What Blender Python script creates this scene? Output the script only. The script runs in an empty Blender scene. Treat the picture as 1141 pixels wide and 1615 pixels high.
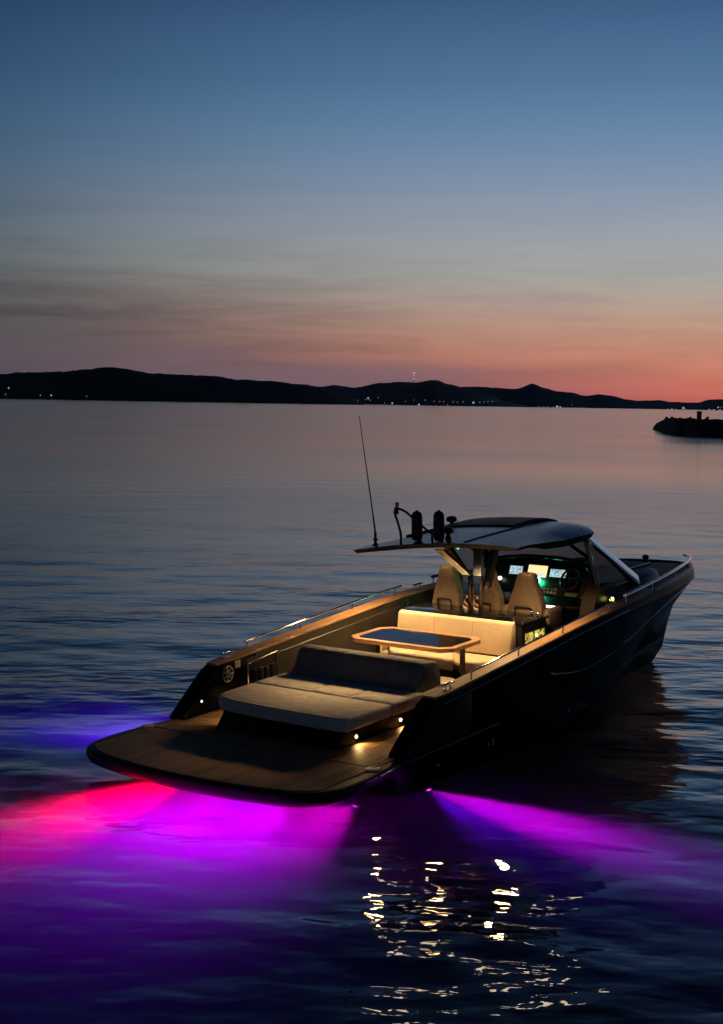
import bpy, bmesh, math, random
import numpy as np
from mathutils import Matrix, Vector, noise
random.seed(7)
SC = bpy.context.scene
COL = SC.collection
rad = math.radians

# ---------------------------------------------------------------- camera
CAM_H, PITCH, ROLL = 4.055, rad(4.110), rad(1.004)
cam = bpy.data.cameras.new('camera'); cam_o = bpy.data.objects.new('camera', cam); COL.objects.link(cam_o)
cam.sensor_fit = 'VERTICAL'; cam.sensor_height = 24.0; cam.lens = 24.0 * 2400 / 1615
cam.clip_start = 0.1; cam.clip_end = 40000
_f = Vector((0, math.cos(PITCH), -math.sin(PITCH))); _u = Vector((0, math.sin(PITCH), math.cos(PITCH))); _r = Vector((1, 0, 0))
_c, _s = math.cos(ROLL), math.sin(ROLL)
CR = _r * _c + _u * _s; CU = _u * _c - _r * _s
cam_o.matrix_world = Matrix(((CR.x, CU.x, -_f.x, 0), (CR.y, CU.y, -_f.y, 0), (CR.z, CU.z, -_f.z, CAM_H), (0, 0, 0, 1)))
SC.camera = cam_o

def pix_dir(px, py):                      # direction of a point of the photograph (1141 x 1615)
    return CR * ((px - 570.5) / 2400) - CU * ((py - 807.5) / 2400) + _f

# ---------------------------------------------------------------- dusk sky
def srgb(r, g, b):
    f = lambda c: (c / 255 / 12.92) if c <= 10 else ((c / 255 + 0.055) / 1.055) ** 2.4
    return (f(r), f(g), f(b), 1.0)

world = bpy.data.worlds.new('World'); SC.world = world; world.use_nodes = True
nt = world.node_tree; nt.nodes.clear()
def N(t, **kw):
    n = nt.nodes.new(t)
    for k, v in kw.items(): setattr(n, k, v)
    return n
def L(a, b): nt.links.new(a, b)
def M(op, a, b=None, c=None):
    n = nt.nodes.new('ShaderNodeMath'); n.operation = op
    for i, v in enumerate((a, b, c)):
        if v is None: continue
        if isinstance(v, (int, float)): n.inputs[i].default_value = v
        else: nt.links.new(v, n.inputs[i])
    return n.outputs[0]
def ramp(fac, stops):
    n = nt.nodes.new('ShaderNodeValToRGB'); cr = n.color_ramp; cr.interpolation = 'B_SPLINE' if len(stops) > 8 else 'LINEAR'
    while len(cr.elements) < len(stops): cr.elements.new(0.5)
    for e, (p, c) in zip(cr.elements, stops): e.position = p; e.color = c
    nt.links.new(fac, n.inputs[0]); return n.outputs[0]
tc = N('ShaderNodeTexCoord'); sep = N('ShaderNodeSeparateXYZ'); L(tc.outputs['Generated'], sep.inputs[0])
zz = M('MULTIPLY', M('MAXIMUM', sep.outputs[2], 0.0), 1.0)
elev = M('MULTIPLY', zz, 2.0)             # 0..0.5 in direction z -> 0..1
EL = lambda py: max(0.0, math.sin(math.atan((635 - py) / 2400 * 0.985)) * 2.0)
def sky_stops(tab, top1, top2):
    s = [(EL(y), srgb(*c)) for y, c in tab]
    return s + [(0.78, srgb(*top1)), (1.0, srgb(*top2))]
east = sky_stops([(634, (60, 56, 64)), (612, (72, 66, 73)), (570, (84, 78, 84)), (520, (84, 84, 88)), (470, (84, 87, 90)), (420, (74, 88, 92)), (350, (66, 88, 102)), (280, (58, 85, 109)), (200, (49, 78, 107)), (130, (42, 72, 103)), (0, (26, 54, 88))], (8, 19, 38), (5, 12, 26))
west = sky_stops([(640, (190, 90, 88)), (612, (198, 106, 94)), (570, (206, 130, 106)), (520, (200, 152, 128)), (470, (180, 162, 150)), (420, (168, 170, 166)), (350, (152, 161, 173)), (280, (130, 149, 174)), (200, (99, 135, 169)), (130, (85, 120, 156)), (0, (60, 94, 135))], (13, 28, 52), (6, 14, 30))
ce, cw = ramp(elev, east), ramp(elev, west)
# how far round towards the afterglow (to the right of the picture)
azi = M('ARCTAN2', sep.outputs[0], sep.outputs[1])          # 0 straight ahead, + to the right
glow_t = M('MULTIPLY', M('ADD', M('COSINE', M('SUBTRACT', azi, rad(22))), -math.cos(rad(42))), 1 / (1 - math.cos(rad(42))))
glow_t = M('MINIMUM', M('MAXIMUM', glow_t, 0.0), 1.0)
glow_t = M('MULTIPLY', M('MULTIPLY', glow_t, glow_t), M('SUBTRACT', 3.0, M('MULTIPLY', glow_t, 2.0)))
lowk = N('ShaderNodeMapRange'); lowk.interpolation_type = 'SMOOTHSTEP'; lowk.inputs[1].default_value = 0.02; lowk.inputs[2].default_value = 0.20; lowk.inputs[3].default_value = 3.0; lowk.inputs[4].default_value = 1.0; L(elev, lowk.inputs[0])
glow_e = M('POWER', glow_t, lowk.outputs[0])
mixn = N('ShaderNodeMix', data_type='RGBA'); L(glow_e, mixn.inputs[0]); L(ce, mixn.inputs[6]); L(cw, mixn.inputs[7])
# thin streaks of dusk cloud low over the hills
mp = N('ShaderNodeMapping'); mp.inputs['Scale'].default_value = (3.6, 3.6, 40); mp.inputs['Rotation'].default_value = (0.0, rad(5.0), 0); L(tc.outputs['Generated'], mp.inputs[0])
nz = N('ShaderNodeTexNoise'); nz.inputs['Scale'].default_value = 1.9; nz.inputs['Detail'].default_value = 7; nz.inputs['Roughness'].default_value = 0.6; nz.inputs['Distortion'].default_value = 0.5; L(mp.outputs[0], nz.inputs['Vector'])
streak = ramp(nz.outputs[0], [(0.44, (0, 0, 0, 1)), (0.62, (1, 1, 1, 1))])
band = ramp(elev, [(0.0, (0.4, 0.4, 0.4, 1)), (0.045, (0.85, 0.85, 0.85, 1)), (0.13, (0.75, 0.75, 0.75, 1)), (0.21, (0.28, 0.28, 0.28, 1)), (0.36, (0, 0, 0, 1))])
cl = M('MULTIPLY', M('MULTIPLY', streak, band), M('SUBTRACT', 0.92, M('MULTIPLY', glow_t, 0.60)))
mix2 = N('ShaderNodeMix', data_type='RGBA'); L(cl, mix2.inputs[0]); L(mixn.outputs[2], mix2.inputs[6])
mul = N('ShaderNodeMix', data_type='RGBA', blend_type='MULTIPLY'); mul.inputs[0].default_value = 1.0
L(mixn.outputs[2], mul.inputs[6]); mul.inputs[7].default_value = (0.56, 0.52, 0.60, 1); L(mul.outputs[2], mix2.inputs[7])
# mauve cloud bank lying on the hills, left of the afterglow
nb = N('ShaderNodeTexNoise'); nb.inputs['Scale'].default_value = 1.2; nb.inputs['Detail'].default_value = 4
mpb = N('ShaderNodeMapping'); mpb.inputs['Scale'].default_value = (5, 5, 40); mpb.inputs['Location'].default_value = (0.7, 0.2, 0.1); L(tc.outputs['Generated'], mpb.inputs[0]); L(mpb.outputs[0], nb.inputs['Vector'])
eb = M('ADD', elev, M('MULTIPLY', M('SUBTRACT', nb.outputs[0], 0.5), 0.085))
bank_e = ramp(eb, [(0.0, (1, 1, 1, 1)), (0.040, (0.95, 0.95, 0.95, 1)), (0.062, (0.25, 0.25, 0.25, 1)), (0.085, (0, 0, 0, 1))])
az01 = M('ADD', M('MULTIPLY', azi, 1 / rad(60)), 0.5)
bank_a = ramp(az01, [(0.0, (0.3, 0.3, 0.3, 1)), (0.28, (0.45, 0.45, 0.45, 1)), (0.38, (0.9, 0.9, 0.9, 1)), (0.52, (0.9, 0.9, 0.9, 1)), (0.62, (0.35, 0.35, 0.35, 1)), (0.70, (0, 0, 0, 1))])
mix3 = N('ShaderNodeMix', data_type='RGBA'); L(M('MULTIPLY', M('MULTIPLY', bank_e, bank_a), 0.85), mix3.inputs[0]); L(mix2.outputs[2], mix3.inputs[6]); mix3.inputs[7].default_value = srgb(113, 97, 108)
bg = N('ShaderNodeBackground'); bg.inputs[1].default_value = 1.0; L(mix3.outputs[2], bg.inputs[0])
wo = N('ShaderNodeOutputWorld'); L(bg.outputs[0], wo.inputs[0])

# ---------------------------------------------------------------- render settings
vs = SC.view_settings; vs.view_transform = 'Standard'; vs.look = 'None'; vs.exposure = 0.0; vs.gamma = 1.0; vs.use_curve_mapping = False
SC.render.engine = 'CYCLES'
cy = SC.cycles; cy.max_bounces = 8; cy.diffuse_bounces = 3; cy.glossy_bounces = 4; cy.transmission_bounces = 6; cy.volume_bounces = 1; cy.transparent_max_bounces = 8
cy.use_denoising = True; cy.caustics_reflective = False; cy.caustics_refractive = False; cy.sample_clamp_indirect = 40.0
try: cy.denoiser = 'OPENIMAGEDENOISE'
except Exception: pass

# ---------------------------------------------------------------- materials
def new_mat(name):
    m = bpy.data.materials.new(name); m.use_nodes = True
    return m, m.node_tree, m.node_tree.nodes['Principled BSDF'], m.node_tree.nodes['Material Output']
def pmat(name, color, rough=0.5, metal=0.0, var=0.0, scale=8.0, bump=0.0, bscale=60.0, stretch=(1, 1, 1), coat=0.0, rvar=0.0, spec=None):
    m, t, b, o = new_mat(name)
    b.inputs['Roughness'].default_value = rough; b.inputs['Metallic'].default_value = metal
    if coat: b.inputs['Coat Weight'].default_value = coat; b.inputs['Coat Roughness'].default_value = 0.06
    if spec is not None: b.inputs['Specular IOR Level'].default_value = spec
    col = (*color, 1.0)
    b.inputs['Base Color'].default_value = col
    tcn = t.nodes.new('ShaderNodeTexCoord'); mpn = t.nodes.new('ShaderNodeMapping'); mpn.inputs['Scale'].default_value = stretch
    t.links.new(tcn.outputs['Object'], mpn.inputs[0])
    n = t.nodes.new('ShaderNodeTexNoise'); n.inputs['Scale'].default_value = scale; n.inputs['Detail'].default_value = 5
    t.links.new(mpn.outputs[0], n.inputs['Vector'])
    if var:
        r = t.nodes.new('ShaderNodeValToRGB')
        r.color_ramp.elements[0].position = 0.3; r.color_ramp.elements[1].position = 0.7
        r.color_ramp.elements[0].color = (*[c * (1 - var) for c in color], 1); r.color_ramp.elements[1].color = (*[min(1, c * (1 + var)) for c in color], 1)
        t.links.new(n.outputs[0], r.inputs[0]); t.links.new(r.outputs[0], b.inputs['Base Color'])
    if rvar:
        mr = t.nodes.new('ShaderNodeMapRange'); mr.inputs[3].default_value = max(0.02, rough - rvar); mr.inputs[4].default_value = rough + rvar
        t.links.new(n.outputs[0], mr.inputs[0]); t.links.new(mr.outputs[0], b.inputs['Roughness'])
    if bump:
        n2 = t.nodes.new('ShaderNodeTexNoise'); n2.inputs['Scale'].default_value = bscale; n2.inputs['Detail'].default_value = 3
        t.links.new(mpn.outputs[0], n2.inputs['Vector'])
        bn = t.nodes.new('ShaderNodeBump'); bn.inputs['Strength'].default_value = bump; bn.inputs['Distance'].default_value = 0.01
        t.links.new(n2.outputs[0], bn.inputs['Height']); t.links.new(bn.outputs[0], b.inputs['Normal'])
    return m
def wrinkle(m, scale, dist):
    t = m.node_tree; b = t.nodes['Principled BSDF']; tcn = t.nodes.new('ShaderNodeTexCoord')
    n = t.nodes.new('ShaderNodeTexNoise'); n.inputs['Scale'].default_value = scale; n.inputs['Detail'].default_value = 4; n.inputs['Distortion'].default_value = 1.2; t.links.new(tcn.outputs['Object'], n.inputs['Vector'])
    bn = t.nodes.new('ShaderNodeBump'); bn.inputs['Strength'].default_value = 1.0; bn.inputs['Distance'].default_value = dist; t.links.new(n.outputs[0], bn.inputs['Height'])
    old = b.inputs['Normal'].links[0].from_node; t.links.new(bn.outputs[0], old.inputs['Normal'])
def emat(name, color, strength):
    m, t, b, o = new_mat(name)
    b.inputs['Base Color'].default_value = (0.02, 0.02, 0.02, 1)
    b.inputs['Emission Color'].default_value = (*color, 1); b.inputs['Emission Strength'].default_value = strength
    return m
MAT = {
 'hull': pmat('black_gelcoat', (0.0025, 0.0025, 0.003), 0.33, var=0.3, scale=2, rvar=0.05, spec=0.05),
 'black': pmat('satin_black', (0.010, 0.010, 0.011), 0.35, var=0.3, scale=5, rvar=0.08),
 'gloss_black': pmat('piano_black', (0.006, 0.006, 0.007), 0.09, var=0.2, scale=3, rvar=0.03),
 'edge_black': pmat('rubbed_black', (0.005, 0.005, 0.005), 0.45, var=0.3, scale=4, rvar=0.1, spec=0.15),
 'silver': pmat('silver_frame', (0.72, 0.74, 0.78), 0.24, 1.0, var=0.1, rvar=0.06),
 'liner': pmat('dark_bronze_liner', (0.050, 0.043, 0.034), 0.42, var=0.25, scale=3, bump=0.15, bscale=120, rvar=0.1),
 'roof': pmat('graphite_roof', (0.012, 0.013, 0.015), 0.26, var=0.18, scale=2, rvar=0.05, spec=0.42),
 'teak': pmat('teak_cap', (0.46, 0.26, 0.115), 0.5, var=0.25, scale=14, stretch=(0.25, 3, 3), bump=0.1, bscale=90),
 'teak_light': pmat('varnished_teak', (0.52, 0.30, 0.14), 0.32, var=0.18, scale=12, stretch=(2, 0.3, 3)),
 'caulk': pmat('black_caulking', (0.012, 0.011, 0.010), 0.6, var=0.2),
 'cream': pmat('cream_vinyl', (0.62, 0.50, 0.34), 0.55, var=0.06, scale=5, bump=0.25, bscale=220),
 'greige': pmat('grey_canvas', (0.60, 0.555, 0.50), 0.85, var=0.12, scale=9, bump=0.35, bscale=260),
 'slate': pmat('slate_canvas', (0.15, 0.15, 0.155), 0.85, var=0.14, scale=7, bump=0.35, bscale=260),
 'seat': pmat('taupe_leather', (0.27, 0.195, 0.125), 0.55, var=0.15, scale=10, bump=0.25, bscale=150),
 'brown': pmat('brown_leather', (0.16, 0.095, 0.06), 0.45, var=0.15, scale=8, bump=0.2, bscale=120),
 'steel': pmat('polished_steel', (0.62, 0.61, 0.60), 0.13, 1.0, var=0.05, rvar=0.05),
 'steel_dull': pmat('brushed_steel', (0.45, 0.45, 0.45), 0.3, 1.0, var=0.1, rvar=0.08),
 'mirror_post': pmat('mirror_post', (0.55, 0.52, 0.48), 0.06, 1.0, var=0.05),
 'white': pmat('white_plastic', (0.55, 0.53, 0.5), 0.45, var=0.08),
 'rubber': pmat('black_rubber', (0.008, 0.008, 0.008), 0.65, var=0.3, bump=0.1),
 'deck_grey': pmat('dark_nonskid', (0.035, 0.034, 0.034), 0.6, var=0.25, scale=14, bump=0.4, bscale=180),
 'rock': pmat('wet_rock', (0.035, 0.033, 0.031), 0.9, var=0.4, scale=0.6, bump=0.5, bscale=3),
 'concrete': pmat('dark_concrete', (0.12, 0.115, 0.11), 0.85, var=0.2, scale=2),
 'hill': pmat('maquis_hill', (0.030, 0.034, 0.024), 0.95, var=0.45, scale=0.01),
 'hill_hazed': pmat('hazed_hill', (0.16, 0.15, 0.15), 0.95, var=0.3, scale=0.008),  # lighter base colour stands in for haze on these hills
}
for k_, sc_, d_ in (('cream', 5, 0.010), ('greige', 4.5, 0.016), ('slate', 4.5, 0.03), ('seat', 6, 0.016)): wrinkle(MAT[k_], sc_, d_)
def glass_mat():
    m, t, b, o = new_mat('smoked_glass')
    b.inputs['Base Color'].default_value = (0.28, 0.29, 0.31, 1); b.inputs['Roughness'].default_value = 0.02
    b.inputs['IOR'].default_value = 1.45; b.inputs['Transmission Weight'].default_value = 1.0
    return m
MAT['glass'] = glass_mat()
# teak planks: each takes its own tone from the object's random value
def plank_mat():
    m, t, b, o = new_mat('deck_teak')
    oi = t.nodes.new('ShaderNodeObjectInfo'); tcn = t.nodes.new('ShaderNodeTexCoord'); mpn = t.nodes.new('ShaderNodeMapping'); mpn.inputs['Scale'].default_value = (2, 30, 30)
    t.links.new(tcn.outputs['Object'], mpn.inputs[0])
    ad = t.nodes.new('ShaderNodeTexNoise'); ad.inputs['Scale'].default_value = 3; ad.inputs['Detail'].default_value = 6; t.links.new(mpn.outputs[0], ad.inputs['Vector'])
    st = t.nodes.new('ShaderNodeTexNoise'); st.inputs['Scale'].default_value = 1.8; st.inputs['Detail'].default_value = 4; t.links.new(tcn.outputs['Object'], st.inputs['Vector'])
    a = t.nodes.new('ShaderNodeMath'); a.operation = 'MULTIPLY_ADD'; a.inputs[1].default_value = 0.55; t.links.new(oi.outputs['Random'], a.inputs[0]); t.links.new(ad.outputs[0], a.inputs[2])
    a2 = t.nodes.new('ShaderNodeMath'); a2.operation = 'MULTIPLY_ADD'; a2.inputs[1].default_value = 0.5; t.links.new(st.outputs[0], a2.inputs[0]); t.links.new(a.outputs[0], a2.inputs[2])
    r = t.nodes.new('ShaderNodeValToRGB'); r.color_ramp.elements[0].position = 0.55; r.color_ramp.elements[1].position = 1.25
    r.color_ramp.elements[0].color = (0.17, 0.10, 0.054, 1); r.color_ramp.elements[1].position = 1.0; r.color_ramp.elements[1].color = (0.36, 0.215, 0.11, 1)
    t.links.new(a2.outputs[0], r.inputs[0]); t.links.new(r.outputs[0], b.inputs['Base Color'])
    b.inputs['Roughness'].default_value = 0.6
    bn = t.nodes.new('ShaderNodeBump'); bn.inputs['Strength'].default_value = 0.2; bn.inputs['Distance'].default_value = 0.004
    t.links.new(ad.outputs[0], bn.inputs['Height']); t.links.new(bn.outputs[0], b.inputs['Normal'])
    return m
MAT['plank'] = plank_mat()
def screen_mat(name, c1, c2, c3, strength, scale):
    m, t, b, o = new_mat(name)
    tcn = t.nodes.new('ShaderNodeTexCoord')
    v = t.nodes.new('ShaderNodeTexVoronoi'); v.inputs['Scale'].default_value = scale
    t.links.new(tcn.outputs['Object'], v.inputs['Vector'])
    r = t.nodes.new('ShaderNodeValToRGB'); r.color_ramp.interpolation = 'CONSTANT'
    r.color_ramp.elements[0].color = (*c1, 1); r.color_ramp.elements[1].position = 0.45; r.color_ramp.elements[1].color = (*c2, 1)
    e = r.color_ramp.elements.new(0.8); e.color = (*c3, 1)
    sx = t.nodes.new('ShaderNodeSeparateColor'); t.links.new(v.outputs['Color'], sx.inputs[0]); t.links.new(sx.outputs[0], r.inputs[0])
    b.inputs['Base Color'].default_value = (0.01, 0.01, 0.01, 1); b.inputs['Roughness'].default_value = 0.1
    t.links.new(r.outputs[0], b.inputs['Emission Color']); b.inputs['Emission Strength'].default_value = strength
    return m
MAT['chart'] = screen_mat('chart_screen', (0.95, 0.80, 0.35), (0.85, 0.74, 0.62), (0.7, 0.62, 0.72), 1.15, 11)
MAT['gauge'] = screen_mat('gauge_screen', (0.45, 0.74, 0.80), (0.70, 0.86, 0.86), (0.25, 0.42, 0.48), 0.8, 38)
MAT['niche'] = screen_mat('niche_glow', (1.0, 0.75, 0.16), (0.55, 0.42, 0.07), (0.12, 0.10, 0.02), 0.75, 21)
MAT['warm_led'] = emat('warm_led', (1.0, 0.78, 0.42), 14)
MAT['warm_led_bright'] = emat('warm_downlight', (1.0, 0.75, 0.42), 12)
MAT['white_led'] = emat('white_led', (1.0, 0.9, 0.75), 2.5)
MAT['green_led'] = emat('green_led', (0.03, 0.95, 0.34), 34.0)
MAT['yellow_led'] = emat('yellow_led', (0.95, 0.92, 0.18), 3.0)
MAT['blue_led'] = emat('blue_led', (0.5, 0.65, 1.0), 1.5)
MAT['magenta_led'] = emat('magenta_led', (0.8, 0.05, 1.0), 2.2)
MAT['red_led'] = emat('red_led', (1.0, 0.02, 0.03), 6)
MAT['town'] = emat('town_light', (1.0, 0.86, 0.72), 0.38)
MAT['town_dim'] = emat('town_light_dim', (0.85, 0.74, 0.66), 0.10)
MAT['mast_red'] = emat('mast_light', (1.0, 0.42, 0.36), 1.3)
MAT['glint_lamp'] = emat('glint_lamp_glow', (1.0, 0.76, 0.52), 4.6)  # glow of the unseen lamps added to make glints

# ---------------------------------------------------------------- mesh helpers
def finish(name, bm, mat, parent=None, smooth=False, angle=40):
    me = bpy.data.meshes.new(name)
    bmesh.ops.recalc_face_normals(bm, faces=bm.faces)
    if smooth:
        for f in bm.faces: f.smooth = True
        for e in bm.edges:
            if len(e.link_faces) == 2 and e.calc_face_angle(0) > rad(angle): e.smooth = False
    bm.to_mesh(me); bm.free()
    o = bpy.data.objects.new(name, me); COL.objects.link(o)
    me.materials.append(MAT[mat] if isinstance(mat, str) else mat)
    if parent is not None: o.parent = parent
    return o
def tag(o, label, cat=None, group=None, kind=None):
    if label: o['label'] = label
    if cat: o['category'] = cat
    if group: o['group'] = group
    if kind: o['kind'] = kind
    return o
def box_bm(bm, x0, x1, y0, y1, z0, z1, bev=0.0, seg=2):
    r = bmesh.ops.create_cube(bm, size=1.0)
    for v in r['verts']:
        v.co = Vector((x0 + (v.co.x + .5) * (x1 - x0), y0 + (v.co.y + .5) * (y1 - y0), z0 + (v.co.z + .5) * (z1 - z0)))
    if bev:
        es = list({e for v in r['verts'] for e in v.link_edges})
        bmesh.ops.bevel(bm, geom=es, offset=bev, segments=seg, profile=0.5, affect='EDGES')
def box(name, mat, parent, x0, x1, y0, y1, z0, z1, bev=0.0, seg=2):
    bm = bmesh.new(); box_bm(bm, x0, x1, y0, y1, z0, z1, bev, seg)
    return finish(name, bm, mat, parent, smooth=bool(bev))
def prism(bm, pts, axis, a, b, bev=0.0, seg=2, filt=None):
    """polygon pts (2-tuples) extruded along an axis from a to b"""
    def P(p, t):
        return Vector((t, p[0], p[1])) if axis == 'x' else Vector((p[0], t, p[1])) if axis == 'y' else Vector((p[0], p[1], t))
    va = [bm.verts.new(P(p, a)) for p in pts]; vb = [bm.verts.new(P(p, b)) for p in pts]
    n = len(pts); fs = [bm.faces.new(va), bm.faces.new(vb[::-1])]
    for i in range(n): fs.append(bm.faces.new((va[i], vb[i], vb[(i + 1) % n], va[(i + 1) % n])))
    bmesh.ops.recalc_face_normals(bm, faces=fs)
    if bev:
        es = list({e for f in fs for e in f.edges})
        if filt: es = [e for e in es if filt(e)]
        bmesh.ops.bevel(bm, geom=es, offset=bev, segments=seg, profile=0.5, affect='EDGES')
def tube_bm(bm, pts, r, n=8, cap=True):
    pts = [Vector(p) for p in pts]; rings = []
    for i, p in enumerate(pts):
        t = (pts[min(i + 1, len(pts) - 1)] - pts[max(i - 1, 0)]).normalized()
        a = Vector((0, 0, 1)) if abs(t.z) < 0.9 else Vector((1, 0, 0))
        s = t.cross(a).normalized(); u = s.cross(t)
        rr = r[i] if isinstance(r, (list, tuple)) else r
        rings.append([bm.verts.new(p + (s * math.cos(2 * math.pi * k / n) + u * math.sin(2 * math.pi * k / n)) * rr) for k in range(n)])
    for a, b in zip(rings, rings[1:]):
        for k in range(n): bm.faces.new((a[k], a[(k + 1) % n], b[(k + 1) % n], b[k]))
    if cap: bm.faces.new(rings[0][::-1]); bm.faces.new(rings[-1])
def tube(name, mat, parent, pts, r, n=8):
    bm = bmesh.new(); tube_bm(bm, pts, r, n); return finish(name, bm, mat, parent, smooth=True, angle=50)
def lathe_bm(bm, prof, c, axis='z', n=16):
    """prof: (radius, height) list turned about an axis through c"""
    rings = []
    for rr, hh in prof:
        ring = []
        for k in range(n):
            a = 2 * math.pi * k / n; u, v = rr * math.cos(a), rr * math.sin(a)
            d = (u, v, hh) if axis == 'z' else (hh, u, v) if axis == 'x' else (u, hh, v)
            ring.append(bm.verts.new((c[0] + d[0], c[1] + d[1], c[2] + d[2])))
        rings.append(ring)
    for a, b in zip(rings, rings[1:]):
        for k in range(n): bm.faces.new((a[k], a[(k + 1) % n], b[(k + 1) % n], b[k]))
    bm.faces.new(rings[0][::-1]); bm.faces.new(rings[-1])
def lathe(name, mat, parent, prof, c, axis='z', n=16):
    bm = bmesh.new(); lathe_bm(bm, prof, c, axis, n); return finish(name, bm, mat, parent, smooth=True, angle=45)
def smooth_poly(pts, n=6):
    """Catmull-Rom through points"""
    P = [Vector(p) for p in pts]; out = []
    for i in range(len(P) - 1):
        a, b, c, d = P[max(i - 1, 0)], P[i], P[i + 1], P[min(i + 2, len(P) - 1)]
        for k in range(n):
            t = k / n
            out.append(0.5 * ((2 * b) + (c - a) * t + (2 * a - 5 * b + 4 * c - d) * t * t + (3 * b - a - 3 * c + d) * t ** 3))
    out.append(P[-1]); return out
def pchip(xs, ys):
    xs, ys = np.array(xs, float), np.array(ys, float); h = np.diff(xs); d = np.diff(ys) / h; m = np.zeros_like(xs)
    for i in range(1, len(xs) - 1):
        if d[i - 1] * d[i] > 0:
            w1, w2 = 2 * h[i] + h[i - 1], h[i] + 2 * h[i - 1]; m[i] = (w1 + w2) / (w1 / d[i - 1] + w2 / d[i])
    m[0], m[-1] = d[0], d[-1]
    def f(x):
        x = min(max(x, xs[0]), xs[-1]); i = min(max(int(np.searchsorted(xs, x) - 1), 0), len(h) - 1)
        t = (x - xs[i]) / h[i]; a, b = ys[i], ys[i + 1]
        return float((2 * t**3 - 3 * t * t + 1) * a + (t**3 - 2 * t * t + t) * h[i] * m[i] + (-2 * t**3 + 3 * t * t) * b + (t**3 - t * t) * h[i] * m[i + 1])
    return f

# ---------------------------------------------------------------- sea
def sea_mat():
    m, t, b, o = new_mat('sea_water'); t.nodes.remove(b)
    g = t.nodes.new('ShaderNodeBsdfGlass'); g.inputs['IOR'].default_value = 1.333; g.inputs['Color'].default_value = (1, 1, 1, 1)
    at = t.nodes.new('ShaderNodeAttribute'); at.attribute_name = 'micro_waves'
    t.links.new(at.outputs['Fac'], g.inputs['Roughness'])
    tcn = t.nodes.new('ShaderNodeTexCoord')
    def rip(scale, stretch, rot, k, prev=None):
        n = t.nodes.new('ShaderNodeTexNoise'); n.inputs['Scale'].default_value = scale; n.inputs['Detail'].default_value = 1.5; n.inputs['Roughness'].default_value = 0.4; n.inputs['Distortion'].default_value = 0.4
        mpn = t.nodes.new('ShaderNodeMapping'); mpn.inputs['Scale'].default_value = stretch; mpn.inputs['Rotation'].default_value = (0, 0, rad(rot)); t.links.new(tcn.outputs['Object'], mpn.inputs[0]); t.links.new(mpn.outputs[0], n.inputs['Vector'])
        a = t.nodes.new('ShaderNodeMath'); a.operation = 'MULTIPLY_ADD'; a.inputs[1].default_value = k; t.links.new(n.outputs[0], a.inputs[0])
        if prev is None: a.inputs[2].default_value = 0
        else: t.links.new(prev, a.inputs[2])
        return a.outputs[0]
    hgt = rip(4.6, (0.6, 1, 1), 6, 0.0135, rip(1.7, (0.45, 1, 1), -9, 0.030))
    af = t.nodes.new('ShaderNodeAttribute'); af.attribute_name = 'ripple'
    bn = t.nodes.new('ShaderNodeBump'); bn.inputs['Distance'].default_value = 1.0
    pn = t.nodes.new('ShaderNodeTexNoise'); pn.inputs['Scale'].default_value = 0.33; pn.inputs['Detail'].default_value = 3; pm = t.nodes.new('ShaderNodeMapping'); pm.inputs['Scale'].default_value = (0.4, 1, 1); t.links.new(tcn.outputs['Object'], pm.inputs[0]); t.links.new(pm.outputs[0], pn.inputs['Vector'])
    pr = t.nodes.new('ShaderNodeMapRange'); pr.inputs[1].default_value = 0.38; pr.inputs[2].default_value = 0.66; pr.inputs[3].default_value = 0.45; pr.inputs[4].default_value = 1.7; t.links.new(pn.outputs[0], pr.inputs[0])
    ps = t.nodes.new('ShaderNodeMath'); ps.operation = 'MULTIPLY'; t.links.new(af.outputs['Fac'], ps.inputs[0]); t.links.new(pr.outputs[0], ps.inputs[1])
    t.links.new(ps.outputs[0], bn.inputs['Strength'])
    t.links.new(hgt, bn.inputs['Height']); t.links.new(bn.outputs[0], g.inputs['Normal'])
    t.links.new(g.outputs[0], o.inputs['Surface'])
    ab = t.nodes.new('ShaderNodeVolumeAbsorption'); ab.inputs['Color'].default_value = (0.24, 0.1, 0.58, 1); ab.inputs['Density'].default_value = 1.0
    scn = t.nodes.new('ShaderNodeVolumeScatter'); scn.inputs['Color'].default_value = (0.95, 0.95, 1, 1); scn.inputs['Density'].default_value = 0.24; scn.inputs['Anisotropy'].default_value = 0.15
    ad = t.nodes.new('ShaderNodeAddShader'); t.links.new(ab.outputs[0], ad.inputs[0]); t.links.new(scn.outputs[0], ad.inputs[1]); t.links.new(ad.outputs[0], o.inputs['Volume'])
    return m
MAT['sea'] = sea_mat()
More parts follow.
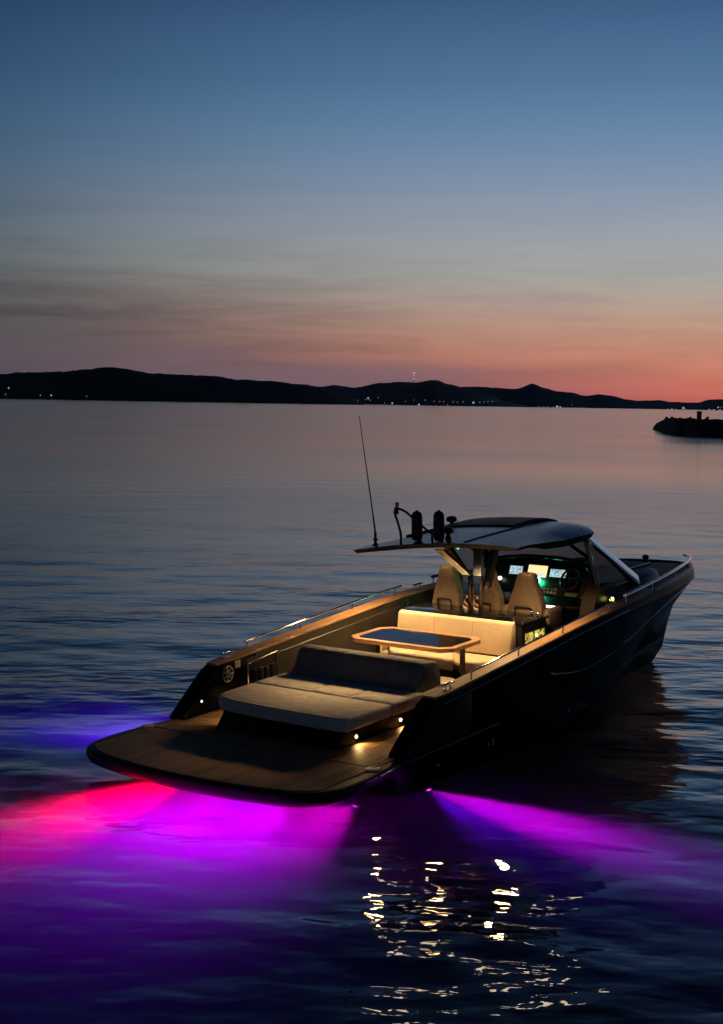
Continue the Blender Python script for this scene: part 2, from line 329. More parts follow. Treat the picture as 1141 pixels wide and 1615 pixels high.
def build_sea():
    """closed body of water; its surface is a mesh of real waves, finer near the boat; waves too small for the mesh become micro roughness"""
    rg = np.random.RandomState(11)
    radii = list(3.0 * 1.0072 ** np.arange(0, 720)); radii = np.array(radii + [750, 1100, 1700, 2600, 4200, 7000, 12000.])
    fine = np.linspace(rad(-19), rad(21), 330); coarse = np.concatenate([np.linspace(rad(21), rad(341), 66)[1:-1]])
    ang = np.concatenate([fine, coarse]); nA, nR = len(ang), len(radii)
    Rg, Ag = np.meshgrid(radii, ang, indexing='ij'); X, Y = Rg * np.sin(Ag), Rg * np.cos(Ag)
    dr = np.gradient(radii)[:, None] * np.ones_like(Ag); da = np.concatenate([np.full(330, rad(40) / 329), np.full(nA - 330, rad(320) / 65)])[None, :] * Rg
    step = np.maximum(dr, da * 0.7)
    Z = np.zeros_like(X); lost = np.full_like(X, 0.000004); 
    NW = 84; lam = np.exp(rg.uniform(math.log(0.24), math.log(4.5), NW)); th = rad(80) + rg.normal(0, 0.70, NW); ph = rg.uniform(0, 6.283, NW)
    # gusts: patches of livelier and calmer water
    gust = 1.0 + 0.35 * np.sin(X * 0.09 + 1.0 + 0.6 * np.sin(Y * 0.05)) * np.sin(Y * 0.11 + 0.4) 
    gust *= 0.25 + 0.55 * np.exp(-(Rg / 46) ** 1.5) - 0.55 * np.exp(-(Rg / 17.0) ** 4)           # the harbour chop dies out towards the open bay
    for l, a, p in zip(lam, th, ph):
        k = 2 * math.pi / l
        slope = 0.0145 * (1.0 if l < 1.2 else 0.75 if l < 2.5 else 0.5)
        keep = np.clip((l / step - 2.5) / 2.5, 0, 1)
        Z += gust * keep * (slope / k) * np.sin(k * (X * math.cos(a) + Y * math.sin(a)) + p)
        lost += (1 - keep ** 2) * slope ** 2 / 2 * 0.5 * gust ** 2
    fade = np.clip((500 - Rg) / 250, 0, 1); Z *= fade
    rough = np.sqrt(np.sqrt(2 * lost)); rough *= np.clip((Rg - 8) / 30, 0.12, 1)
    ripple = 0.13 + 0.94 * np.exp(-np.maximum(0, Rg - 20) / 32) - 0.60 * np.exp(-(Rg / 16) ** 4); ripple *= np.clip((400 - Rg) / 300, 0, 1)
    verts = np.stack([X, Y, Z], -1).reshape(-1, 3)
    extra = [(0, 0, 0.0)] + [(12000 * math.sin(a), 12000 * math.cos(a), -9.0) for a in ang] + [(0, 0, -9.0)]
    nv = len(verts); verts = np.concatenate([verts, np.array(extra)])
    idx = np.arange(nR * nA).reshape(nR, nA); nx = np.roll(idx, -1, axis=1)
    quads = np.stack([idx[:-1], idx[1:], nx[1:], nx[:-1]], -1).reshape(-1, 4).tolist()
    tris = []; bot = nv + 1 + np.arange(nA)
    for j in range(nA):
        k = (j + 1) % nA
        tris.append((nv, int(idx[0, j]), int(idx[0, k]))); quads.append((int(idx[-1, j]), int(bot[j]), int(bot[k]), int(idx[-1, k]))); tris.append((int(bot[j]), nv + 1 + nA, int(bot[k])))
    me = bpy.data.meshes.new('sea'); me.from_pydata(verts.tolist(), [], quads + tris)
    bmx = bmesh.new(); bmx.from_mesh(me); bmesh.ops.recalc_face_normals(bmx, faces=bmx.faces); bmx.to_mesh(me); bmx.free()
    me.polygons.foreach_set('use_smooth', [True] * len(me.polygons))
    for nm, arr, dflt in (('micro_waves', rough, 0.3), ('ripple', ripple, 0.0)):
        at = me.attributes.new(nm, 'FLOAT', 'POINT'); full_ = np.concatenate([arr.reshape(-1), np.full(len(extra), dflt)]); at.data.foreach_set('value', full_.astype(np.float32))
    me.materials.append(MAT['sea']); o = bpy.data.objects.new('sea', me); COL.objects.link(o)
    return tag(o, 'calm dark sea rippling in the dusk', kind='structure')
build_sea()
bm = bmesh.new(); v = [bm.verts.new(c) for c in ((-6900, -140, -8.5), (6900, -140, -8.5), (6900, 11900, -8.5), (-6900, 11900, -8.5))]; bm.faces.new(v)
tag(finish('seabed', bm, 'rock'), 'dark seabed under the boat', kind='structure')

# ---------------------------------------------------------------- far hills
def ground_pt(px, py, dist):
    d = pix_dir(px, py); k = dist / d.y
    return Vector((d.x * k, dist, CAM_H + d.z * k))
def hill_range(prof, dist, depth, mat, seed, label, x_ext=0.0):
    ext = []
    for i in range(len(prof) - 1):
        (x0, y0), (x1, y1) = prof[i], prof[i + 1]; n = max(1, int((x1 - x0) / 5))
        for k in range(n): t = k / n; ext.append((x0 + (x1 - x0) * t, y0 + (y1 - y0) * (t * t * (3 - 2 * t))))
    ext.append(prof[-1])
    rows = [(-0.55, 0.0), (-0.48, 0.16), (-0.38, 0.34), (-0.27, 0.55), (-0.15, 0.80), (-0.06, 0.95), (0.0, 1.0), (0.18, 0.82), (0.4, 0.3), (0.6, -0.05)]
    bm = bmesh.new(); grid = []
    for px, py in ext:
        c = ground_pt(px, py, dist); hgt = max(c.z, 1.0); col = []
        for j, (dy, fz) in enumerate(rows):
            k = (dist + dy * depth) / dist
            x = c.x * k; y = dist + dy * depth
            nz_ = noise.noise(Vector((x * 0.006, y * 0.006, seed))) * 0.16 + noise.noise(Vector((x * 0.03, y * 0.02, seed + 9))) * 0.05
            z = hgt * (fz + (nz_ if 0 < j < 9 and j != 6 else 0) * fz) if fz > 0 else -2.0
            if j == 6: z = hgt + noise.noise(Vector((px * 0.35, seed, 0.3))) * 1.3 + noise.noise(Vector((px * 0.09, seed, 2.3))) * 1.2
            col.append(bm.verts.new((x, y, z)))
        grid.append(col)
    for a, b in zip(grid, grid[1:]):
        for j in range(len(rows) - 1): bm.faces.new((a[j], b[j], b[j + 1], a[j + 1]))
    return tag(finish('hills', bm, mat, smooth=True, angle=180), label, kind='structure')
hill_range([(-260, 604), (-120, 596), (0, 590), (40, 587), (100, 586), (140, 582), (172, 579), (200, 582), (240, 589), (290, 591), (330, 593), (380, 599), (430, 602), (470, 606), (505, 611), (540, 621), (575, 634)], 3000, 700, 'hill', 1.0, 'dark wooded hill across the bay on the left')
hill_range([(400, 625), (450, 611), (480, 606), (500, 610), (530, 608), (560, 611), (600, 604), (640, 602), (655, 603), (685, 599), (710, 606), (730, 611), (770, 622), (800, 634), (830, 640)], 4200, 800, 'hill_hazed', 4.0, 'twin humped hill behind the shore town lights')
hill_range([(660, 630), (700, 616), (735, 610), (760, 610), (790, 612), (815, 613), (841, 605), (860, 612), (880, 617), (900, 619), (925, 624), (945, 622), (965, 624), (990, 630), (1010, 632), (1040, 631), (1060, 634), (1100, 635), (1122, 630), (1160, 630), (1230, 622), (1350, 630)], 5200, 900, 'hill_hazed', 7.0, 'pointed hill and low ridges under the orange sky')

# the lights of the shore: each a lamp globe on a short post
def shore_lamp(px, py, dist, r, mat, label, group):
    c = ground_pt(px, py, dist)
    bm = bmesh.new(); bmesh.ops.create_icosphere(bm, subdivisions=1, radius=r, matrix=Matrix.Translation(c))
    root = bpy.data.objects.new('shore_lamp', None); root.location = (c.x, c.y, 0); COL.objects.link(root)
    tag(root, label, 'light', group)
    g = finish('globe', bm, mat); g.parent = root; g.matrix_parent_inverse = Matrix.Translation((-c.x, -c.y, 0))
    bm = bmesh.new(); tube_bm(bm, [c - Vector((0, 0, max(c.z, 1) + 2)), c - Vector((0, 0, r * 0.9))], r * 0.12, 5)
    g = finish('post', bm, 'black'); g.parent = root; g.matrix_parent_inverse = Matrix.Translation((-c.x, -c.y, 0))
for px, py, r, m, lb in [(14, 612, 1.5, 'town', 'lone bright light on the dark hillside at far left'), (9, 622, 1.7, 'town_dim', 'dim shore light at the left edge below the hillside light'),
                         (64, 623.5, 1.0, 'town', 'smaller of two close white lights at the foot of left hill'), (81, 623.5, 1.5, 'town', 'brighter of two close white lights at the foot of left hill'), (137, 625, 1.6, 'town_dim', 'faint light alone on the left shoreline')]:
    shore_lamp(px, py, 2610, r, m, lb, 'lights on the left shore')
G = 'lights of the town across the bay'
for px, py, r, m in [(564, 632, 2.4, 'town'), (577, 630, 2.0, 'town_dim'), (581, 628, 2.6, 'town'), (584, 631, 2.2, 'town_dim'), (597, 627, 1.8, 'town_dim'), (607, 635.5, 1.7, 'town_dim'), (619, 636, 2.4, 'town'), (640, 633, 1.7, 'town_dim'), (653, 631, 1.7, 'town_dim'),
                     (661, 638.5, 2.8, 'town'), (671, 631, 2.0, 'town_dim'), (685, 633, 1.9, 'town_dim'), (694, 633.5, 2.1, 'town_dim'), (700, 633.5, 2.0, 'town_dim'), (706, 639, 2.2, 'town_dim'), (715, 634, 2.2, 'town_dim'), (722, 634.5, 2.0, 'town_dim'),
                     (731, 634, 2.1, 'town_dim'), (747, 635, 2.8, 'town'), (757, 634.5, 2.2, 'town_dim'), (764, 634, 2.0, 'town_dim'), (770, 633.5, 2.0, 'town_dim'), (777, 633, 2.0, 'town_dim')]:
    shore_lamp(px, py, 3680, r, m, 'small light of the shore town below the humped hills', G)
for px, py, r, m in [(787, 641, 2.6, 'town'), (851, 641.5, 2.3, 'town_dim'), (858, 641.8, 2.6, 'town_dim'), (864, 641.8, 2.3, 'town_dim'), (873, 642, 2.6, 'town_dim'), (879, 641.5, 4.0, 'town'), (884, 642.2, 2.8, 'town'), (902, 638, 2.0, 'town_dim'),
                     (1054, 646, 2.6, 'town'), (1060, 645.5, 2.6, 'town'), (1066, 645.8, 2.4, 'town_dim'), (1078, 643.5, 3.6, 'town'), (1081, 645, 2.6, 'town_dim'), (1119, 646.5, 3.0, 'town'), (1126, 646.8, 2.8, 'town'), (1133, 642.5, 2.6, 'town'), (1138, 642.5, 2.4, 'town_dim'), (1136, 647, 2.8, 'town')]:
    shore_lamp(px, py, 4640, r, m, 'small light along the far right shoreline', 'lights along the far right shore')
# radio mast on the hill
root = bpy.data.objects.new('radio_mast', None); c0 = ground_pt(653, 604, 4200); root.location = c0; COL.objects.link(root)
tag(root, 'lit red and white radio mast on top of the hill', 'mast')
top = ground_pt(653, 588, 4200).z - c0.z
bm = bmesh.new()
for a in range(3):
    q = Vector((math.cos(a * 2.094), math.sin(a * 2.094), 0)); tube_bm(bm, [q * 2.2 + Vector((0, 0, -6)), q * 0.8 + Vector((0, 0, top))], 0.22, 5)
for i in range(9):
    z = top * i / 9
    for a in range(3):
        q = Vector((math.cos(a * 2.094), math.sin(a * 2.094), 0)); q2 = Vector((math.cos(a * 2.094 + 2.094), math.sin(a * 2.094 + 2.094), 0))
        tube_bm(bm, [q * (2.2 - 1.4 * z / top) + Vector((0, 0, z)), q2 * (2.2 - 1.4 * z / top) + Vector((0, 0, z + top / 9))], 0.15, 4)
finish('lattice', bm, 'steel_dull', root)
for z, m, r in ((top * 0.97, 'mast_red', 2.0), (top * 0.72, 'mast_red', 1.6), (top * 0.42, 'town', 2.6)):
    bm = bmesh.new(); bmesh.ops.create_icosphere(bm, subdivisions=1, radius=r, matrix=Matrix.Translation((0, 0, z))); finish('beacon', bm, m, root)

# ---------------------------------------------------------------- rocky breakwater on the right
def sea_pt(px, py):
    d = pix_dir(px, py); k = -CAM_H / d.z; return Vector((d.x * k, d.y * k, 0))
tip, near = sea_pt(1031, 677), sea_pt(1125, 689.5)
ax = Vector((near.x + 60 - tip.x, near.y - 14 - tip.y, 0)); 
brk = bpy.data.objects.new('breakwater', None); brk.location = tip; COL.objects.link(brk)
tag(brk, 'black rocky breakwater jutting in from the right', 'breakwater')
bm = bmesh.new(); grid = []
rl = random.Random(3); nL = 90
cl_pts = [tip, sea_pt(1045, 679.5) + Vector((0, 4, 0)), sea_pt(1075, 685) + Vector((0, 8, 0)), sea_pt(1105, 689) + Vector((0, 9, 0)), sea_pt(1145, 690.5) + Vector((0, 10, 0)), sea_pt(1250, 694) + Vector((0, 10, 0)), sea_pt(1500, 702) + Vector((0, 10, 0))]
cl_s = smooth_poly([p - tip for p in cl_pts], 16)
for i, c in enumerate(cl_s):
    t = i / 16
    w = 1.0 + min(t, 3) / 3 * 6.5; hh = 0.05 + 2.45 * min(1, (t / 1.9)) ** 0.95
    col = []
    for j in range(13):
        a = j / 12 * 2 - 1
        prof = max(0.0, 1 - abs(a) ** 3.2)
        jit = noise.noise(Vector((c.x * 0.5, a * 5, 3))) * 0.35 + noise.noise(Vector((c.x * 1.7, a * 11, 8))) * 0.2
        col.append(bm.verts.new((c.x + jit * 0.5, c.y + a * w, -0.6 + (hh + 0.6) * prof * (1 + 0.12 * jit))))
    grid.append(col)
for a, b in zip(grid, grid[1:]):
    for j in range(12): bm.faces.new((a[j], b[j], b[j + 1], a[j + 1]))
finish('mound', bm, 'rock', brk)
rockm = []
for k in range(5):
    bm = bmesh.new(); bmesh.ops.create_icosphere(bm, subdivisions=1, radius=1.0)
    for vv in bm.verts: vv.co *= 0.75 + 0.5 * rl.random()
    me = bpy.data.meshes.new('boulder'); bm.to_mesh(me); bm.free(); me.materials.append(MAT['rock']); rockm.append(me)
for k in range(44):
    t = 1.3 + rl.random() * 2.9; c = cl_s[min(int(t * 16), len(cl_s) - 1)]
    w = 1.0 + min(t, 3) / 3 * 6.5; hh = 0.05 + 2.45 * min(1, (t / 1.9)) ** 0.95
    a = -1 + rl.random() * 1.35; z = -0.4 + (hh + 0.4) * max(0, 1 - abs(a) ** 3.2)
    o = bpy.data.objects.new('boulder', rockm[k % 5]); COL.objects.link(o); o.parent = brk
    s = 0.18 + rl.random() * 0.26; o.scale = (s * 1.4, s, s * 0.5); o.location = (c.x, c.y + a * w, z - s * 0.3); o.rotation_euler = (rl.random(), rl.random(), rl.random() * 6)
pb = ground_pt(1103, 659, (cl_s[40] + tip).y)
bcn = bpy.data.objects.new('beacon_post', None); bcn.location = (pb.x, pb.y, 2.2); COL.objects.link(bcn); tag(bcn, 'squat dark beacon post standing on the breakwater', 'beacon')
hb = ground_pt(1103, 648.5, pb.y).z - 2.2
box('pillar', 'concrete', bcn, -0.32, 0.32, -0.32, 0.32, 0, hb * 0.86, 0.04); box('cap', 'concrete', bcn, -0.38, 0.38, -0.38, 0.38, hb * 0.86 + 0.002, hb, 0.03)

# ---------------------------------------------------------------- the boat
YAW, TRIM = rad(35.8143), rad(3.2468)
BX, BY = -0.2604, 17.2027
boat = bpy.data.objects.new('motorboat', None); COL.objects.link(boat)
s_, c_ = math.sin(YAW), math.cos(YAW)
A = Matrix(((s_, -c_, 0), (c_, s_, 0), (0, 0, 1))); B = Matrix(((math.cos(TRIM), 0, -math.sin(TRIM)), (0, 1, 0), (math.sin(TRIM), 0, math.cos(TRIM))))
BM = (A @ B).to_4x4(); BM.translation = Vector((BX, BY, 0)); boat.matrix_world = BM
tag(boat, 'black open motorboat with hardtop, cream seats and glowing underwater lights', 'boat')
# boat frame: x forward, y to port, z up

zs = pchip([-3, -1, 0, 2, 3.5, 4.3, 6, 7.2, 8, 8.6, 9.1, 9.5], [.80, .92, .985, 1.12, 1.215, 1.24, 1.235, 1.205, 1.165, 1.115, 1.055, 1.0])
ys = pchip([-3, -1, 0, 1.25, 2.5, 3.5, 4.3, 5.36, 6.25, 7.24, 7.85, 8.5, 9.0, 9.22, 9.34, 9.4], [1.62, 1.64, 1.655, 1.645, 1.625, 1.61, 1.565, 1.44, 1.305, 1.085, .915, .66, .40, .23, .10, .0])
XE = 9.4
# hull skin: level curves from sheer to keel, each with its own end at the stem
ymid = pchip([-3, 0, 3, 4.5, 6, 7.5, 8.6, 9.15, 9.36], [1.56, 1.57, 1.53, 1.40, 1.08, .66, .30, .10, 0])
ych = pchip([-3, 0, 2.5, 4, 5.5, 6.8, 8, 8.7, 9.02], [1.46, 1.47, 1.42, 1.24, .90, .55, .22, .06, 0])
zch = pchip([-3, 3, 6, 8, 9.02], [-.08, -.06, .02, .10, .12])
bowf = lambda x: min(1.0, max(0.0, (x - 4.0) / 3.5))
def level(k, x):
    if k == 0: return ys(x) - 0.03, zs(x) - 0.012
    if k == 1: return ys(x), zs(x) - 0.05
    if k == 2: return ys(x) + 0.012 * bowf(x), zs(x) - 0.10 - 0.05 * bowf(x)
    if k == 3: return max(0, ys(x) - 0.012 - 0.06 * bowf(x)), zs(x) - 0.125 - 0.12 * bowf(x)
    if k == 4: return ymid(x), 0.42 + 0.1 * bowf(x)
    if k == 5: return ych(x), zch(x)
    if k == 6: return max(0, ych(x) * 0.5), zch(x) - 0.38
    return 0.0, pchip([-3, 3, 6, 7.6, 8.35], [-.62, -.78, -.84, -.72, -.50])(x)
ends = [XE - 0.02, XE, XE + 0.0, XE - 0.06, 9.36, 9.02, 8.75, 8.35]
bm = bmesh.new(); NS = 90; rows = {}
XA = -0.96                                   # transom
for side in (1, -1):
    g = []
    for i in range(NS + 1):
        t = i / NS; t = 1 - (1 - t) ** 1.5
        col = []
        for k in range(8):
            x0 = XA
            if k <= 3: x0 = (-0.30, -0.345, -0.42, -0.46)[k] if True else XA
            x = x0 + (ends[k] - x0) * t; y, z = level(k, x)
            if i == NS: y = 0.0
            col.append(bm.verts.new((x, side * y, z)))
        g.append(col)
    for a, b in zip(g, g[1:]):
        for k in range(7): bm.faces.new((a[k], b[k], b[k + 1], a[k + 1]))
    rows[side] = g
# aft quarter below the sloped bulwark end and the transom
for k in range(4, 7): bm.faces.new((rows[1][0][k], rows[1][0][k + 1], rows[-1][0][k + 1], rows[-1][0][k]))
bmesh.ops.remove_doubles(bm, verts=bm.verts, dist=0.0008)
hull = finish('hull', bm, 'hull', boat, smooth=True, angle=22)
# bulwark ends: solid wedges closing the sides aft, sloping down to the platform
for side in (1, -1):
    bm = bmesh.new()
    yo, yi = 1.648, 1.425
    prism(bm, [(-0.98, .452), (-0.93, .50), (-0.42, .905), (-0.28, .966), (0.35, .99), (0.35, .43), (-0.98, .43)], 'y', side * yi, side * yo, 0.012)
    q = finish('bulwark_end', bm, 'hull', hull, smooth=True)
# platform-height moulding along the hull side and quarter
for side in (1, -1):
    bm = bmesh.new(); tube_bm(bm, [(x, side * (ymid(x) + 0.055 - 0.02 * max(0, x)), 0.405) for x in np.linspace(-1.0, 1.0, 12)], [0.02] * 11 + [0.005], 8)
    finish('rub_moulding', bm, 'gloss_black', hull, smooth=True)
# silver strip under the cap, hooked grey strip standing in for the topsides' highlight
for side in (1, -1):
    tube('rub_strip', 'steel_dull', hull, [(x, side * (ys(x) + 0.006), zs(x) - 0.082) for x in np.linspace(-0.25, 4.4, 40)], 0.008, 6)
    hook = smooth_poly([(2.15, 0.80), (2.25, 0.725), (2.5, .675), (3.1, .605), (4.1, .645), (4.35, .70), (4.75, .725), (5.95, .86), (7.2, .93), (8.4, .93)], 6)
    def side_y(x, z):
        a = level(3, x); b = level(4, x); t = (a[1] - z) / (a[1] - b[1]); return a[0] + (b[0] - a[0]) * max(0, min(1, t))
    bm = bmesh.new(); tube_bm(bm, [(p.x, side * (side_y(p.x, p.y) - 0.004), p.y) for p in hook], [0.004] + [0.016] * (len(hook) - 2) + [0.006], 6)
    finish('highlight_strip', bm, 'roof', hull, smooth=True)
# small through-hull fittings on the starboard topsides
for x, z in ((0.88, .17), (0.97, .20), (0.99, .15), (-0.18, .19), (2.9, .12)):
    lathe('drain_fitting', 'steel_dull', hull, [(0.004, -0.012), (0.02, -0.012), (0.022, -0.004), (0.012, 0.0), (0.004, 0.0)], (x, -(ymid(x) + (ych(x) - ymid(x)) * (0.42 - z) / 0.5) - 0.004, z), 'y', 10)

# cockpit liner: inner walls, sole
WI = 0.205
for side in (1, -1):
    bm = bmesh.new(); prev = None
    for x in np.linspace(-0.27, 5.3, 46):
        y = ys(x) - WI; zt = zs(x) - 0.016
        c = [bm.verts.new((x, side * (y), zt)), bm.verts.new((x, side * (y - 0.0), zt - 0.10)), bm.verts.new((x, side * (y - 0.012), zt - 0.11)), bm.verts.new((x, side * (y - 0.02), 0.40))]
        if prev:
            for k in range(3): bm.faces.new((prev[k], c[k], c[k + 1], prev[k + 1]))
        prev = c
    finish('coaming_panel', bm, 'liner', boat, smooth=True, angle=30)
bm = bmesh.new(); prism(bm, [(x, (ys(x) - 0.19)) for x in np.linspace(0.4, 6.6, 14)] + [(x, -(ys(x) - 0.19)) for x in np.linspace(6.6, 0.4, 14)], 'z', 0.36, 0.418)
finish('cockpit_sole', bm, 'deck_grey', boat)
# teak caps on the gunwales
for side in (1, -1):
    bm = bmesh.new(); prev = None
    for x in np.linspace(-0.34, 5.6, 60):
        yo, yi = ys(x) - 0.012, ys(x) - WI - 0.012
        if x < -0.28: yo -= 0.02; yi += 0.02
        z = zs(x)
        c = [bm.verts.new((x, side * yo, z - 0.014)), bm.verts.new((x, side * yo, z + 0.006)), bm.verts.new((x, side * (yo - 0.008), z + 0.014)), bm.verts.new((x, side * (yi + 0.008), z + 0.014)), bm.verts.new((x, side * yi, z + 0.006)), bm.verts.new((x, side * yi, z - 0.014))]
        if prev:
            for k in range(6): bm.faces.new((prev[k], c[k], c[(k + 1) % 6], prev[(k + 1) % 6]))
        else: bm.faces.new(c)
        prev = c
    bm.faces.new(prev)
    finish('gunwale_cap', bm, 'teak', boat, smooth=True, angle=30)

# swim platform
def outline(scale_in=0.0):
    half = [(-0.962, 1.60), (-1.3, 1.66), (-1.65, 1.69), (-1.97, 1.69), (-2.20, 1.655), (-2.37, 1.56), (-2.485, 1.40), (-2.555, 1.18), (-2.61, .85), (-2.65, .45), (-2.665, 0)]
    pts = [Vector((x, y, 0)) for x, y in half]; s = smooth_poly(pts, 5)
    s = [(p.x, p.y) for p in s]
    if scale_in: s = [(x + scale_in * max(0, min(1, (-x - 1.9) / 0.5)), y - scale_in * (1 if y > 1.3 else y / 1.3)) for x, y in s]
    return s
plat = None
oh = outline(); full = oh + [(x, -y) for x, y in oh[::-1][1:]]
bm = bmesh.new(); rings = []
for dz, ins in ((0.443, 0.035), (0.436, 0.012), (0.415, 0.0), (0.36, 0.0), (0.315, 0.02), (0.275, 0.085), (0.26, 0.22)):
    rings.append([bm.verts.new((x + ins * max(0, min(1, (-x - 1.2) / 1.0)), y * (1 - ins / 1.65), dz)) for x, y in full])
n = len(full)
for a, b in zip(rings, rings[1:]):
    for k in range(n): bm.faces.new((a[k], b[k], b[(k + 1) % n], a[(k + 1) % n]))
bm.faces.new(rings[0]); bm.faces.new(rings[-1][::-1])
plat = finish('swim_platform', bm, 'edge_black', boat, smooth=True, angle=60)
# trim line along the platform edge
for side in (1, -1):
    tube('edge_trim', 'steel_dull', plat, [(x, side * (y + 0.004), 0.408) for x, y in oh if x > -1.75], 0.005, 5)
# planks of the platform (fore and aft), parted by a cross groove at x = -1.38
inner = outline(0.075)
def x_aft(y):
    y = abs(y); best = -1.4
    for (xa, ya), (xb, yb) in zip(inner, inner[1:]):
        if xa < -1.3 and min(ya, yb) <= y <= max(ya, yb) and ya != yb:
            best = min(best, xa + (xb - xa) * (y - ya) / (yb - ya))
    return best
PW = 0.064; NP = 25
def plank(x0a, x0b, x1, y0, y1, z, parent):
    bm = bmesh.new()
    prism(bm, [(x0a, y0), (x0b, y1), (x1, y1), (x1, y0)], 'z', z, z + 0.007)
    return finish('plank', bm, 'plank', parent)
for i in range(-NP, NP):
    y0, y1 = i * PW + 0.003, (i + 1) * PW - 0.003
    if max(abs(y0), abs(y1)) > 1.585: continue
    plank(x_aft(y0), x_aft(y1), -1.405, y0, y1, 0.4435, plat)
    xf = -0.98 if abs(i * PW + PW / 2) < 1.36 else -0.99
    plank(-1.365, -1.365, xf, y0, y1, 0.4435, plat)
bm = bmesh.new(); box_bm(bm, -0.985, 0.45, -1.43, 1.43, 0.38, 0.4385); deck_side = finish('aft_deck', bm, 'caulk', boat)
for i in range(-NP, NP):
    y0, y1 = i * PW + 0.003, (i + 1) * PW - 0.003
    if max(abs(y0), abs(y1)) > 1.42 or max(abs(y0), abs(y1)) < 0.80: continue
    plank(-0.974, -0.974, 0.45, y0, y1, 0.440, deck_side)
for side in (1, -1):
    lathe('pop_up_cleat', 'white', plat, [(0.005, 0), (0.075, 0), (0.078, 0.008), (0.06, 0.014), (0.005, 0.015)], (-1.42, side * 1.56, 0.4505), 'z', 18)

# ---- sunpad on its plinth
pad = bpy.data.objects.new('sunpad', None); pad.parent = boat; COL.objects.link(pad)
bm = bmesh.new(); prism(bm, [(-1.10, .452), (-0.92, .655), (1.22, .655), (1.22, .42), (-1.10, .42)], 'y', -0.84, 0.84, 0.02)
plinth = finish('plinth', bm, 'edge_black', pad, smooth=True)
tube('locker_seam', 'steel_dull', pad, [(-1.005, 0.42, .564), (-1.005, -0.12, .564)], 0.003, 5)
def cushion(name, outline_pts, z0, z1, mat, parent, bev=0.035, puff=0.0):
    bm = bmesh.new(); prism(bm, outline_pts, 'z', z0, z1, bev, 4)
    if puff:
        xs_ = [p[0] for p in outline_pts]; ys_ = [p[1] for p in outline_pts]; cx, cy_ = sum(xs_) / len(xs_), sum(ys_) / len(ys_)
    return finish(name, bm, mat, parent, smooth=True, angle=60)
aft_out = [(-0.262, 0.98), (-0.80, 0.96), (-0.93, 0.92), (-1.02, 0.82), (-1.07, 0.66), (-1.10, 0.3), (-1.115, 0), (-1.12, -0.5), (-1.115, -0.86), (-1.05, -0.985), (-0.262, -1.005)]
cushion('aft_cushion', aft_out, 0.66, 0.805, 'greige', pad)
for y0, y1 in ((0.178, 0.985), (-0.372, 0.168), (-1.005, -0.382)):
    cushion('cushion', [(-0.252, y0), (0.36, y0), (0.36, y1), (-0.252, y1)], 0.66, 0.805, 'greige', pad, 0.03)
cushion('side_cushion', [(0.37, -1.0), (0.80, -0.97), (0.80, 0.97), (0.37, 0.98)], 0.655, 0.775, 'greige', pad, 0.025)
def piping(pts, z, parent): tube('piping', 'slate', parent, [(x, y, z) for x, y in pts], 0.006, 6)
piping([(x * 0.985 + 0.004, y * 0.978) for x, y in aft_out[1:-1]], 0.802, pad)
# wedge backrest: sunpad side slate canvas, seat side cream
bm = bmesh.new(); prism(bm, [(0.365, .782), (0.49, 1.01), (0.53, 1.065), (0.59, 1.095), (0.67, 1.10), (0.75, 1.085), (0.80, 1.05), (0.83, 1.00), (0.87, .782)], 'y', -0.915, 0.915, 0.035, 4)
finish('backrest', bm, 'slate', pad, smooth=True, angle=50)
# forward facing bench behind the backrest
bench = bpy.data.objects.new('bench', None); bench.parent = boat; COL.objects.link(bench)
cushion('seat_cushion', [(0.885, -0.93), (1.18, -0.91), (1.25, -0.84), (1.25, 0.84), (1.18, 0.91), (0.885, 0.93)], 0.66, 0.785, 'cream', bench, 0.03)
bm = bmesh.new(); prism(bm, [(0.85, .795), (0.885, .795), (0.845, 1.02), (0.825, 1.01)], 'y', -0.86, 0.86, 0.006); finish('back_pad', bm, 'cream', bench)

# ---- table
table = bpy.data.objects.new('cockpit_table', None); table.parent = boat; COL.objects.link(table)
def octo(x0, x1, y, ch): return [(x0, -y + ch), (x0, y - ch), (x0 + ch, y), (x1 - ch, y), (x1, y - ch), (x1, -y + ch), (x1 - ch, -y), (x0 + ch, -y)]
out8, in8 = octo(1.26, 2.10, 0.755, 0.12), octo(1.335, 2.025, 0.675, 0.10)
for k in range(8):                       # mitred teak rim, one piece per side
    a, b, c, d = out8[k], out8[(k + 1) % 8], in8[(k + 1) % 8], in8[k]
    bm = bmesh.new(); prism(bm, [a, b, c, d], 'z', 1.05, 1.10, 0.003, 1); finish('rim', bm, 'teak_light', table)
bm = bmesh.new(); prism(bm, octo(1.337, 2.023, 0.673, 0.10), 'z', 1.056, 1.093); finish('glass_top', bm, 'gloss_black', table)
for y in (0.52, -0.62):
    box('pedestal', 'mirror_post', table, 1.64, 1.77, y - 0.05, y + 0.05, 0.42, 1.049, 0.006)
    box('foot', 'steel_dull', table, 1.58, 1.83, y - 0.10, y + 0.10, 0.419, 0.435, 0.004)

